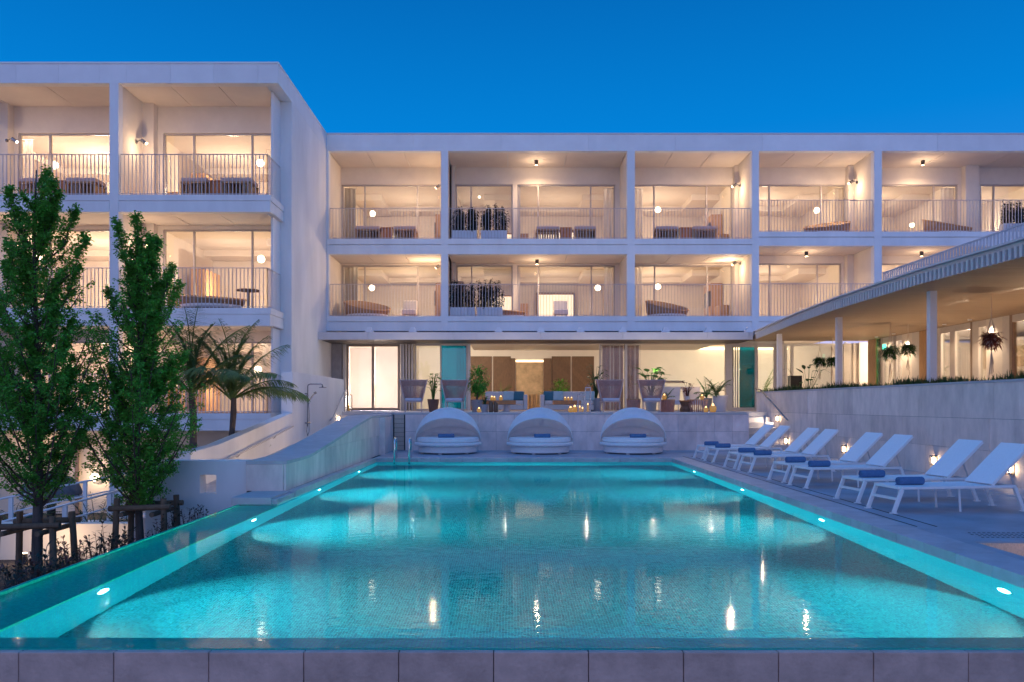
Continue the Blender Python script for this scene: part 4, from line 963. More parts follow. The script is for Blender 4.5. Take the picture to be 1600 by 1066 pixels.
# hanging plants
def hanging(px, py, ptop, seed, label, size=.3, tail=.8, mat='leaf_deep'):
    d = 2.575 * F / (632 - ptop); x, y, z = X(px, d), d, Z(py, d); rr = random.Random(seed)
    t = thing('hanging_plant', (x, y, SZ), label, 'hanging plant', 'hanging plants under the canopy')
    cords = MB().tube([(x, y, SZ - .01), (x, y, z + size * 1.8)], .008, 5)
    for k in range(4):
        a = k * 1.57 + .4; cords.tube([(x, y, z + size * 1.8), (x + size * .5 * math.cos(a), y + size * .5 * math.sin(a), z + .05), (x + size * .25 * math.cos(a), y + size * .25 * math.sin(a), z - size * .55), (x, y, z - size * .8)], .009, 5)
    for k in range(7): a = k * .9; cords.tube([(x, y, z - size * .8), (x + .05 * math.cos(a), y + .05 * math.sin(a), z - size * .8 - tail * rr.uniform(.5, 1))], .009, 4)
    build('cord', cords, 'rope_cream', t)
    build('pot', MB().lathe((x, y, z - size * .55), [(size * .25, 0), (size * .52, size * .35), (size * .52, size * .72)], 16), 'pot_white', t, smooth=True)
    lf = MB()
    for k in range(420):
        a = rr.uniform(0, 6.28); e = rr.uniform(-.9, 1.6); r0 = size * rr.uniform(.1, .62)
        lf.leaf((x + r0 * math.cos(a), y + r0 * math.sin(a), z + size * rr.uniform(-.25, .55)), (math.cos(a), math.sin(a), e), size * rr.uniform(.3, .62), .045, rr.uniform(.2, 1.0), seg=3)
    stuff(build('foliage', lf, mat, t))
hanging(1281, 566, 530, 1, 'small hanging plant farthest left under the right canopy, over the potted leaves', .30, .5)
hanging(1301, 566, 528, 2, 'hanging plant half hidden behind the middle canopy column', .30, .5)
hanging(1391, 552, 503, 3, 'bushy dark hanging plant in front of the green light', .34, .75)
hanging(1419, 547, 506, 4, 'compact hanging plant in front of the bright wall panel', .28, .6)
hanging(1549, 532, 459, 5, 'large reddish hanging plant nearest the camera', .30, .62, 'leaf_red')

# ================================================================ plants
def frondplant(x, y, z, H, n, seed, mat='leaf_palm', spread=.8, leaflets=16, ll=.28, parent=None, trunk=0, wide=.022, name='foliage'):
    rr = random.Random(seed); lf = MB(); st_ = MB()
    for k in range(n):
        a = k * 2.399 + rr.uniform(-.3, .3); up = rr.uniform(.5, 1.0); L = H * rr.uniform(.75, 1.05); pts = []
        for i in range(9):
            t = i / 8; r = spread * L * (t ** 1.25) * (1.15 - up * .5); h = L * (up * t * 1.05 - (1.25 - up) * .75 * t * t)
            pts.append(Vector((x + r * math.cos(a), y + r * math.sin(a), z + trunk + h)))
        st_.tube(pts, [.014 * (1 - .8 * i / 8) + .002 for i in range(9)], 4)
        for j in range(leaflets):
            t = .18 + .82 * j / leaflets; f = t * 8; i = min(7, int(f)); p = pts[i] + (pts[i + 1] - pts[i]) * (f - i); d = (pts[i + 1] - pts[i]).normalized()
            s = d.cross(Vector((0, 0, 1))); s = s.normalized() if s.length > .01 else Vector((1, 0, 0))
            for sg in (-1, 1):
                lf.leaf(p, d * .75 + s * sg * .85 + Vector((0, 0, rr.uniform(-.15, .25))), ll * math.sin(math.pi * (.12 + .83 * t)) * rr.uniform(.85, 1.1), wide, .35)
    build('stem', st_, mat, parent); o = build(name, lf, mat, parent); stuff(o)
def broadplant(x, y, z, H, n, seed, mat, parent, L=.28, w=.13, spread=.25):
    rr = random.Random(seed); lf = MB(); st_ = MB()
    for k in range(n):
        a = rr.uniform(0, 6.28); h = H * rr.uniform(.35, 1.0); r = spread * rr.uniform(.3, 1.1); p = Vector((x + r * math.cos(a), y + r * math.sin(a), z + h))
        st_.tube([(x + .03 * math.cos(a), y + .03 * math.sin(a), z), (x + r * .4 * math.cos(a), y + r * .4 * math.sin(a), z + h * .6), p], [.012, .009, .005], 4)
        lf.leaf(p, (math.cos(a), math.sin(a), rr.uniform(-.1, .8)), L * rr.uniform(.7, 1.1), w, rr.uniform(.1, .6), seg=3)
    build('stem', st_, mat, parent); stuff(build('foliage', lf, mat, parent))
def leafball(x, y, z, rx, rz, n, seed, mat, parent, L=.10, w=.05):
    rr = random.Random(seed); lf = MB()
    for k in range(n):
        a = rr.uniform(0, 6.28); u = rr.uniform(-1, 1); r = rr.uniform(.45, 1) ** .6 * (1 + .25 * math.sin(3 * a + u * 4)); q = math.sqrt(1 - u * u)
        p = (x + rx * r * q * math.cos(a), y + rx * r * q * math.sin(a), z + rz * r * u)
        lf.leaf(p, (math.cos(a) + rr.uniform(-.6, .6), math.sin(a) + rr.uniform(-.6, .6), u + rr.uniform(-.6, .6)), L * rr.uniform(.7, 1.2), w, .3)
    stuff(build('foliage', lf, mat, parent))
def pot(par, x, y, z, r, h, mat, flare=1.0): build('pot', MB().lathe((x, y, z), [(r * .75, 0), (r * flare, h * .75), (r * 1.08 * flare, h), (r * .9, h), (r * .85, h * .9)], 20), mat, par, smooth=False)

P_ = 'potted plants on the terrace'
def at(px, d): return X(px, d), d
x, y = at(677, 27.6); t = thing('potted_plant', (x, y, TZ), 'fiddle leaf fig in a brown flared pot between two high back chairs', 'potted plant', P_); pot(t, x, y, TZ, .19, .44, 'terracotta'); broadplant(x, y, TZ + .4, .92, 34, 11, 'leaf_bright', t, .24, .13, .17)
x, y = at(747, 27.2); t = thing('potted_plant', (x, y, TZ), 'tall bushy green tree in a grey pot at the left end of the lounge', 'potted plant', P_); pot(t, x - .05, y, TZ, .20, .42, 'pot_grey')
build('trunk', MB().tube([(x - .05, y, TZ + .4), (x, y, TZ + .8)], .03, 7), 'bark', t); leafball(x, y, TZ + 1.08, .33, .46, 900, 12, 'leaf_green', t, .13, .055)
x, y = at(757, 26.6); t = thing('potted_plant', (x, y, TZ), 'small bluish succulent in a round grey pot under the bushy tree', 'potted plant', P_); pot(t, x, y, TZ, .13, .26, 'pot_grey'); broadplant(x, y, TZ + .25, .28, 26, 13, 'leaf_deep', t, .16, .05, .14)
x, y = at(783, 37); t = thing('potted_plant', (x, y, TZ), 'palm behind the left sofa in front of the dark timber panels', 'potted plant', P_); pot(t, x, y, TZ, .25, .5, 'pot_grey'); frondplant(x, y, TZ + .5, 1.1, 12, 14, 'leaf_palm', .7, 14, .26, t)
x, y = at(876, 37); t = thing('potted_plant', (x, y, TZ), 'rounded bushy fern behind the right sofa', 'potted plant', P_); pot(t, x, y, TZ, .3, .6, 'pot_grey'); leafball(x, y, TZ + 1.02, .40, .34, 700, 15, 'leaf_green', t, .15, .04)
x, y = at(853, 37); t = thing('potted_plant', (x, y, TZ), 'low spreading plant on the ledge left of the rounded fern', 'potted plant', P_); pot(t, x, y, TZ, .2, .55, 'pot_grey'); frondplant(x, y, TZ + .55, .55, 9, 16, 'leaf_palm', .9, 10, .16, t)
x, y = at(931, 30); t = thing('potted_plant', (x, y, TZ), 'dark leafy plant in a grey pot left of the third high back chair', 'potted plant', P_); pot(t, x, y, TZ, .24, .5, 'pot_grey'); broadplant(x, y, TZ + .48, 1.25, 40, 17, 'leaf_deep', t, .26, .10, .28)
x, y = at(1017, 30.2); t = thing('potted_plant', (x, y, TZ), 'bright monstera behind the fourth high back chair', 'potted plant', P_); pot(t, x, y, TZ, .24, .6, 'pot_grey'); broadplant(x, y, TZ + .55, 1.08, 40, 18, 'leaf_bright', t, .36, .24, .42)
x, y = at(1040, 29); t = thing('potted_plant', (x, y, TZ), 'feathery plant right of the fourth high back chair', 'potted plant', P_); pot(t, x, y, TZ, .16, .4, 'pot_grey'); frondplant(x, y, TZ + .4, .75, 9, 19, 'leaf_palm', .7, 12, .2, t)
x, y = at(1124, 28.6); t = thing('potted_plant', (x, y, TZ), 'tall palm in a large white pot beside the right door frame', 'potted plant', P_); pot(t, x + .03, y, TZ, .26, .58, 'pot_white', 1.0); frondplant(x - .1, y, TZ + .55, 1.05, 13, 20, 'leaf_palm', .72, 15, .30, t, wide=.035)
x, y = at(1104, 30); t = thing('potted_plant', (x, y, TZ), 'lighter green palm behind the rope tables on the right', 'potted plant', P_); pot(t, x, y, TZ, .2, .5, 'pot_grey'); frondplant(x, y, TZ + .5, 1.1, 11, 21, 'leaf_bright', .6, 14, .26, t, wide=.03)
x, y = at(1074, 31); t = thing('potted_plant', (x, y, TZ), 'small dark leafed plant on the far rope table', 'potted plant', P_); pot(t, x, y, TZ + .42, .1, .16, 'pot_white'); broadplant(x, y, TZ + .55, .55, 18, 22, 'leaf_red', t, .2, .12, .2)
x, y = at(1190, 36); t = thing('potted_plant', (x, y, TZ), 'tall spiky plant behind the glass at the right end of the lounge', 'potted plant', P_); pot(t, x, y, TZ, .3, .5, 'pot_grey'); frondplant(x, y, TZ + .4, 2.0, 11, 23, 'leaf_palm', .55, 18, .34, t, wide=.03)
x, y = at(1262, 32.4); t = thing('potted_plant', (x, y, TZ), 'large leafed plant in a dark square tub behind the grass planter', 'potted plant', P_); build('tub', MB().box(x - .75, x - .30, y - .2, y + .2, TZ + .9, TZ + 1.42).box(x - .7, x - .35, y - .15, y + .15, TZ, TZ + .9), 'tv_black', t); broadplant(x, y, TZ, 1.9, 22, 24, 'leaf_deep', t, .42, .16, .7)

# ================================================================ terrace furniture
def highback(x, y, label, rz=0, first=[None]):
    if first[0] is None:
        t = thing('high_back_chair', (0, 0, 0), label, 'chair', 'high back rope chairs on the terrace')
        def ring(a, rx, ry): return Vector((rx * math.cos(a), ry * math.sin(a), 0))
        m = MB()
        for sx in (-1, 1):
            for sy in (-1, 1): m.bar((sx * .27, sy * .25, 0), (sx * .27, sy * .25, .36), .03)
        m.bar((-.29, -.26, .35), (.29, -.26, .35), .03).bar((-.29, .26, .35), (.29, .26, .35), .03).bar((-.285, -.26, .35), (-.285, .26, .35), .03).bar((.285, -.26, .35), (.285, .26, .35), .03)
        n = 44; lo_, mid, hi = [], [], []
        A0, A1 = math.pi * -.10, math.pi * 1.10
        for i in range(n + 1):
            a = A0 + (A1 - A0) * i / n
            lo_.append(Vector((.30 * math.cos(a), .02 + .26 * math.sin(a), .36))); hi.append(Vector((.47 * math.cos(a), .06 + .40 * math.sin(a), 1.08))); mid.append(lo_[-1].lerp(hi[-1], .72))
        m.tube(hi, .017, 6).tube(lo_, .014, 6).tube([lo_[0], hi[0]], .018, 6).tube([lo_[-1], hi[-1]], .018, 6)
        build('frame', m, 'chair_frame', t, local=True)
        bk = MB()
        for i in range(n): 
            if i % 1 == 0: a, b = lo_[i].lerp(lo_[i + 1], .5), hi[i].lerp(hi[i + 1], .5); bk.bar(a, b, .022, .008, up=(math.cos(A0 + (A1 - A0) * i / n), math.sin(A0 + (A1 - A0) * i / n), 0))
        for k in range(9):
            u = .74 + k * .029; row = [lo_[i].lerp(hi[i], u) * 1.0 for i in range(n + 1)]; bk.tube(row, .009, 4)
        stuff(build('woven_back', bk, 'rope_mauve', t, local=True))
        build('cushion', MB().box(-.27, .27, -.26, .22, .37, .47), 'cushion_lilac', t, local=True, bevel=.03)
        first[0] = t; t.location = (x, y, TZ); t.rotation_euler = (0, 0, rz); return t
    return dup(first[0], (x, y, TZ), rz, label)
CD = 26.7
highback(X(646, CD), CD, 'first high back rope chair from the left, in front of the folded door leaves', R(6))
highback(X(710.5, CD), CD, 'second high back rope chair from the left, in front of the teal glass', R(-3))
highback(X(953, CD), CD, 'third high back rope chair from the left, in front of the mauve curtain', R(5))
highback(X(1018, CD), CD, 'fourth high back rope chair from the left, in front of the monstera', R(-5))
def ropetable(x, y, w, h, label, n=26):
    t = thing('rope_table', (x, y, TZ), label, 'side table', 'round rope tables on the terrace'); m = MB()
    for k in range(n):
        a = 2 * math.pi * k / n; m.bar((x + w * .42 * math.cos(a), y + w * .42 * math.sin(a), TZ), (x + w * .5 * math.cos(a), y + w * .5 * math.sin(a), TZ + h), .03, .012, up=(math.cos(a), math.sin(a), 0))
    stuff(build('woven_side', m, 'rope_mauve', t)); build('top', MB().lathe((x, y, TZ + h), [(w * .52, 0), (w * .52, .03)], 24), 'oak', t)
ropetable(X(990, 26.9), 26.9, .46, .42, 'small rope table between the third and fourth high back chairs')
ropetable(X(1043, 27.4), 27.4, .50, .40, 'rope table with a candle right of the fourth high back chair')
ropetable(X(1090, 27.5), 27.5, .68, .40, 'wide rope table with plants in front of the palms')
t = thing('drum_table', (X(1072, 27.6), 27.6, TZ), 'dark carved wooden drum table beside the wide rope table', 'side table')
build('top', MB().lathe((X(1072, 27.6), 27.6, TZ + .36), [(.24, 0), (.24, .04)], 20), 'orange_wood', t); build('base', MB().lathe((X(1072, 27.6), 27.6, TZ), [(.2, 0), (.22, .1), (.16, .2), (.22, .36)], 20), 'walnut', t)
def rchair(px, d, label):
    x = X(px, d); t = thing('lounge_chair', (x, d, TZ), label, 'chair', 'grey lounge chairs on the right of the lounge')
    build('seat', MB().box(x - .28, x + .28, d - .28, d + .25, TZ + .25, TZ + .42), 'cushion_lilac', t, bevel=.03); build('backrest', MB().add([(x - .28, d + .2, TZ + .4), (x + .28, d + .2, TZ + .4), (x + .36, d + .36, TZ + .95), (x - .36, d + .36, TZ + .95), (x - .28, d + .27, TZ + .4), (x + .28, d + .27, TZ + .4), (x + .36, d + .42, TZ + .95), (x - .36, d + .42, TZ + .95)], [(0, 1, 2, 3), (7, 6, 5, 4), (0, 4, 5, 1), (1, 5, 6, 2), (2, 6, 7, 3), (3, 7, 4, 0)]), 'sofa_grey', t)
    for sx in (-1, 1):
        for sy in (-1, 1): build('leg', MB().bar((x + sx * .24, d + sy * .22, TZ), (x + sx * .24, d + sy * .22, TZ + .25), .03), 'rail_metal', t)
rchair(1052, 30.5, 'grey lounge chair behind the rope table right of the fourth high back chair'); rchair(1083, 30.8, 'grey lounge chair behind the wide rope table')
def sofa(px0, px1, d, label, cush, arm):
    x0, x1 = X(px0, d), X(px1, d); t = thing('sofa', ((x0 + x1) / 2, d, TZ), label, 'sofa', 'grey sofas in the lounge')
    build('base', MB().box(x0, x1, d - .4, d + .4, TZ + .06, TZ + .24), 'sofa_grey', t, bevel=.02)
    n = 2
    for k in range(n): build('seat_cushion', MB().box(x0 + (x1 - x0) * k / n + .01, x0 + (x1 - x0) * (k + 1) / n - .01, d - .42, d + .2, TZ + .245, TZ + .40), 'sofa_grey', t, bevel=.04)
    build('backrest', MB().box(x0, x1, d + .2, d + .42, TZ + .245, TZ + .74), 'sofa_grey', t, bevel=.04); build('armrest', MB().box(x1 if arm > 0 else x0 - .14, x1 + .14 if arm > 0 else x0, d - .4, d + .42, TZ + .06, TZ + .62), 'sofa_grey', t, bevel=.03)
    for dx, m_, lb in cush:
        xx = (x1 - dx) if arm > 0 else (x0 + dx); o = MB().box(-.2, .2, -.06, .06, -.17, .17)
        c = single('cushion', MB().add([(xx + px_ + .05 * pz_, d + .08 + py_ * .8 + .12 * pz_, TZ + .58 + pz_) for px_, py_, pz_ in o.v], o.f), m_, lb, 'cushion', 'cushions on the lounge sofas', bevel=.04)
sofa(758, 818, 29.6, 'grey sofa on the left of the lounge', ((.18, 'cushion_teal', 'dark teal cushion on the left sofa'), (.55, 'cushion_sky', 'pale blue cushion on the left sofa')), 1)
sofa(850, 926, 29.6, 'grey sofa on the right of the lounge', ((.18, 'cushion_teal', 'dark teal cushion at the left end of the right sofa'), (.52, 'cushion_sky', 'pale blue cushion at the left end of the right sofa'), (1.68, 'cushion_sky', 'pale blue cushion at the right end of the right sofa')), -1)
def coffee(px0, px1, d, label):
    x0, x1 = X(px0, d), X(px1, d); t = thing('coffee_table', ((x0 + x1) / 2, d, TZ), label, 'coffee table', 'orange wooden coffee tables in the lounge')
    build('top', MB().box(x0, x1, d - .35, d + .35, TZ + .26, TZ + .40), 'orange_wood', t, bevel=.015); build('pedestal', MB().lathe(((x0 + x1) / 2 + .2, d, TZ), [(.16, 0), (.1, .05), (.1, .259)], 14), 'pot_white', t)
coffee(759, 806, 27.8, 'orange wooden coffee table with candle jars in front of the left sofa'); coffee(864, 907, 27.8, 'orange wooden coffee table with candles in front of the right sofa')
def candle(px, d, z, r, label, h=None):
    x = X(px, d); t = thing('candle_jar', (x, d, z), label, 'candle', 'glowing candle jars on the terrace'); h = h or r * 1.8
    build('jar', MB().lathe((x, d, z), [(r * .7, 0), (r, h * .4), (r * .95, h * .8), (r * .7, h)], 14), 'glass_jar', t, smooth=True); build('flame', MB().ball((x, d, z + h * 1.05), r * .35, 8, 6, 1.6), 'flame', t, smooth=True)
for px, d, z, r, lb in ((768.5, 27.7, TZ + .40, .065, 'candle jar at the left end of the left coffee table'), (772.5, 27.5, TZ + .40, .06, 'second candle jar at the left end of the left coffee table'), (782.5, 27.8, TZ + .40, .07, 'taller candle jar in the middle of the left coffee table'),
                        (883, 27.8, TZ + .40, .05, 'left small candle on the right coffee table'), (888, 27.9, TZ + .40, .05, 'middle small candle on the right coffee table'), (893, 27.8, TZ + .40, .05, 'right small candle on the right coffee table'),
                        (891.5, 26.3, TZ, .085, 'amber candle jar on the terrace floor left of the glass lanterns'), (898, 26.6, TZ, .10, 'taller amber candle jar on the terrace floor left of the glass lanterns'), (748.5, 26.1, TZ, .07, 'candle on the floor below the bushy tree'),
                        (1103, 26.5, TZ, .085, 'amber candle jar on the floor right of the wide rope table, the left one'), (1114, 26.7, TZ, .12, 'large amber candle jar on the floor beside the white pot'), (1038, 27.3, TZ + .43, .08, 'candle on the rope table right of the fourth high back chair'),
                        (1097, 27.5, TZ + .43, .07, 'candle on the wide rope table')):
    candle(px, d, z, r, lb)
t = thing('bottle_vase', (X(770.5, 26.5), 26.5, TZ), 'pair of tall dark brown glass vases in front of the left coffee table', 'vase')
for dx in (-.07, .09): build('vase', MB().lathe((X(770.5, 26.5) + dx, 26.5, TZ), [(.06, 0), (.075, .05), (.07, .28), (.05, .34), (.05, .36)], 14), 'walnut', t, smooth=True)
def lantern(px, d, w, h, label, n, lit=.14, mat='steel_dark'):
    x = X(px, d); t = thing('lantern', (x, d, TZ), label, 'lantern', 'glass lanterns on the terrace'); m = MB()
    for sx in (-1, 1):
        for sy in (-1, 1): m.bar((x + sx * w / 2, d + sy * w / 2, TZ), (x + sx * w / 2, d + sy * w / 2, TZ + h), .018)
    m.box(x - w / 2, x + w / 2, d - w / 2, d + w / 2, TZ, TZ + .02).box(x - w / 2 - .01, x + w / 2 + .01, d - w / 2 - .01, d + w / 2 + .01, TZ + h, TZ + h + .03).tube([(x - .06, d, TZ + h + .03), (x, d, TZ + h + .14), (x + .06, d, TZ + h + .03)], .008, 5)
    build('frame', m, mat, t); build('pane', MB().box(x - w / 2 + .012, x + w / 2 - .012, d - w / 2 + .004, d - w / 2 + .008, TZ + .02, TZ + h), 'pane_clear', t)
    for k in range(n): build('candle', MB().lathe((x + (k - (n - 1) / 2) * .09, d, TZ + .021), [(.035, 0), (.035, lit - .04 * (k % 2))], 10), 'glass_jar', t); build('flame', MB().ball((x + (k - (n - 1) / 2) * .09, d, TZ + .05 + lit - .04 * (k % 2)), .02, 8, 6, 1.6), 'flame', t)
lantern(908, 26.2, .22, .55, 'low wide glass lantern left of the tall lantern', 2); lantern(918.5, 26.4, .17, .80, 'tall narrow glass lantern left of the third high back chair', 1, .22)
lantern(545, 31.6, .22, .62, 'brass lantern in front of the glowing paper screens', 1, .2, 'frame_bronze')

# ================================================================ domed daybeds and towels
def towel(x, y, z, L, r, label, rz=0, group='rolled blue towels'):
    t = thing('towel', (x, y, z), label, 'towel', group, rz); m = MB(); n = 36; prof_ = []
    for i in range(n + 1):
        a = 2.2 * 2 * math.pi * i / n; q = r * (.28 + .72 * i / n); prof_.append((q * math.cos(a), q * math.sin(a) + r))
    th = r * .16
    m.tube([(-L / 2, 0, r), (-L / 2 + .012, 0, r), (L / 2 - .012, 0, r), (L / 2, 0, r)], [r * .90, r, r, r * .90], 22)
    build('roll', m, 'towel_blue', t, smooth=False, local=True)
    for sx in (-1, 1): build('spiral_edge', MB().tube([(sx * (L / 2 + .003), q[0] * .86, r + (q[1] - r) * .86) for q in prof_], r * .06, 4), 'towel_blue', t, local=True)
    build('flap', MB().box(-L / 2, L / 2, r * .25, r * .98, .0, .012), 'towel_blue', t, local=True)
    return t
def daybed(label, first=[None]):
    if first[0] is not None: return dup(first[0], label=label)
    t = thing('domed_daybed', (0, 0, 0), label, 'daybed', 'round white daybeds with folding hoods'); first[0] = t
    build('base', MB().lathe((0, 0, 0), [(.84, .035), (.87, .05), (.87, .22), (.84, .23)], 64), 'wicker_white', t, local=True, smooth=False)
    for k in range(6):
        a = k * math.pi / 3 + .26; build('foot', MB().lathe((.78 * math.cos(a), .78 * math.sin(a), 0), [(.05, 0), (.05, .04)], 12), 'wicker_white', t, local=True)
    build('platform', MB().lathe((0, 0, 0), [(.86, .231), (.97, .235), (.99, .26), (.99, .31), (.97, .335), (.9, .335)], 64), 'wicker_white', t, local=True, smooth=True)
    build('mattress', MB().lathe((0, 0, 0), [(.86, .337), (.905, .35), (.915, .40), (.905, .455), (.87, .475), (.6, .485), (.001, .487)], 64), 'cushion_white', t, local=True, smooth=True)
    build('piping', MB().tube([(.912 * math.cos(i * math.pi / 40), .912 * math.sin(i * math.pi / 40), .452) for i in range(81)], .008, 5), 'cushion_white', t, local=True)
    R0, z0 = .955, .40; angs = [43, 70, 100, 130, 158, 177]
    hood = MB(); rows = []; NT = 48
    for i in range(len(angs) - 1):
        for j in range(7):
            if i and j == 0: continue
            u = j / 6; a = R(angs[i] + (angs[i + 1] - angs[i]) * u); sag = 1 - .11 * math.sin(math.pi * u) ** .8
            row = []
            for k in range(NT + 1):
                th = math.pi * k / NT; wr = 1 + .010 * math.sin(th * 23 + i * 2.1) * math.sin(math.pi * u) + .008 * math.sin(th * 9 + i)
                rr_ = R0 * (1 - (1 - sag * wr) * math.sin(th) ** .6)
                row.append((R0 * math.cos(th) * (1 if u in (0, 1) else .995), -rr_ * math.sin(th) * math.cos(a), z0 + rr_ * math.sin(th) * math.sin(a)))
            rows.append(row)
    hd = build('hood', hood.grid(rows), 'hood_cloth', t, local=True, smooth=True)
    md = hd.modifiers.new('thick', 'SOLIDIFY'); md.thickness = .008
    for a in angs: build('hoop', MB().tube([(R0 * math.cos(math.pi * k / 40), -R0 * math.sin(math.pi * k / 40) * math.cos(R(a)), z0 + R0 * math.sin(math.pi * k / 40) * math.sin(R(a))) for k in range(41)], .013, 6), 'white_paint', t, local=True, smooth=True)
    for s in (-1, 1): build('hinge', MB().box(s * .955 - .03, s * .955 + .03, -.05, .05, .335, .44), 'rail_metal', t, local=True, bevel=.008)
    return t
BD = 23.75
for px, lb, tx in ((700, 'left white domed daybed by the pool', 'left'), (843.5, 'middle white domed daybed by the pool', 'middle'), (989, 'right white domed daybed by the pool', 'right')):
    b = daybed(lb); b.location = (X(px, BD), BD, .001); b.rotation_euler = (0, 0, {'left': R(3), 'middle': R(0), 'right': R(-4)}[tx])
    towel(X(px, BD) + {'left': -.0, 'middle': .05, 'right': .05}[tx], BD - .62, .484, .46, .055, f'rolled blue towel on the {tx} domed daybed', R(3))

# ================================================================ sun loungers
def lounger(label, first=[None]):
    if first[0] is not None: return dup(first[0], label=label)
    t = thing('sun_lounger', (0, 0, 0), label, 'sun lounger', 'white sun loungers in a row along the stone wall'); first[0] = t
    Wd, Hs = .29, .335
    fr = MB(); c = .042
    for s in (-1, 1): fr.bar((.10, s * Wd, Hs), (1.78, s * Wd, Hs), c, .036)
    fr.bar((.10, -Wd + .021, Hs), (.10, Wd - .021, Hs), c, .036).bar((1.78, -Wd + .021, Hs), (1.78, Wd - .021, Hs), c, .036).bar((1.46, -Wd + .021, Hs - .005), (1.46, Wd - .021, Hs - .005), .03)
    build('frame', fr, 'white_paint', t, local=True, bevel=.006)
    for s in (-1, 1):
        for x0, x1 in ((.12, 0.0), (1.77, 1.90)):
            lg_ = build('leg', MB().bar((x0, s * Wd, Hs - .018), (x1, s * Wd, .012), .036, .05, up=(1, 0, 0)), 'white_paint', t, local=True, bevel=.005)
            build('foot', MB().box(x1 - .042, x1 + .042, s * Wd - .03, s * Wd + .03, 0, .014), 'white_paint', lg_, local=True)
    for s in (-1, 1): build('middle_leg', MB().bar((.98, s * (Wd - .05), Hs - .018), (1.0, s * (Wd - .05), .0), .018, .022, up=(1, 0, 0)), 'white_paint', t, local=True)
    for x0 in (.062, 1.835): build('stretcher', MB().bar((x0, -Wd + .018, .19), (x0, Wd - .018, .19), .03, .034), 'white_paint', t, local=True)
    build('seat_sling', MB().box(.122, 1.46, -Wd + .022, Wd - .022, Hs - .004, Hs + .012), 'sling_white', t, local=True)
    a0, a1 = Vector((1.46, 0, Hs + .02)), Vector((2.02, 0, Hs + .02 + .52)); bk = MB()
    for s in (-1, 1): bk.bar(a0 + Vector((0, s * (Wd - .04), 0)), a1 + Vector((0, s * (Wd - .04), 0)), .032, .032)
    bk.bar(a1 + Vector((0, -Wd + .057, 0)), a1 + Vector((0, Wd - .057, 0)), .03)
    br = build('backrest', bk, 'white_paint', t, local=True)
    n_ = (a1 - a0).normalized(); up = Vector((-n_.z, 0, n_.x)); q = MB(); s_ = Wd - .03; e0, e1 = a0 + up * .012, a1 + up * .012 + n_ * .015
    q.add([e0 + Vector((0, -s_, 0)), e0 + Vector((0, s_, 0)), e1 + Vector((0, s_, 0)), e1 + Vector((0, -s_, 0)), e0 + Vector((0, -s_, 0)) + up * .012, e0 + Vector((0, s_, 0)) + up * .012, e1 + Vector((0, s_, 0)) + up * .012, e1 + Vector((0, -s_, 0)) + up * .012], [(3, 2, 1, 0), (4, 5, 6, 7), (0, 1, 5, 4), (1, 2, 6, 5), (2, 3, 7, 6), (3, 0, 4, 7)])
    build('back_sling', q, 'sling_white', br, local=True)
    for s in (-1, 1): build('prop', MB().bar(a0.lerp(a1, .48) + Vector((0, s * .2, -.01)), (1.84, s * .2, Hs - .02), .014, .02), 'rail_metal', t, local=True)

    return t
LG = [(1097.8, 717.8, 'farthest'), (1114.3, 722.8, 'second farthest'), (1147.3, 733, 'third farthest'), (1171.6, 738.9, 'fourth farthest'), (1224.7, 754.3, 'fourth nearest'), (1259, 763.6, 'third nearest'), (1340, 786.7, 'second nearest'), (1396.4, 803, 'nearest')]
TW = [1112.5, 1130.5, 1168, 1193, 1244.5, 1282, 1365, 1425]
for k, ((px, py, lb), tw) in enumerate(zip(LG, TW)):
    x, d, _ = G(px, py, 0); ang = R(8 + random.uniform(-1.2, 1.2)); o = lounger(f'{lb} white sun lounger from the camera')
    o.location = (x + .29 * -math.sin(ang), d + .29 * math.cos(ang), .001); o.rotation_euler = (0, 0, ang)
    dd = d + .28; towel(X(tw, dd), dd + .05, .349, .37, .055, f'rolled blue towel on the {lb} sun lounger', ang)
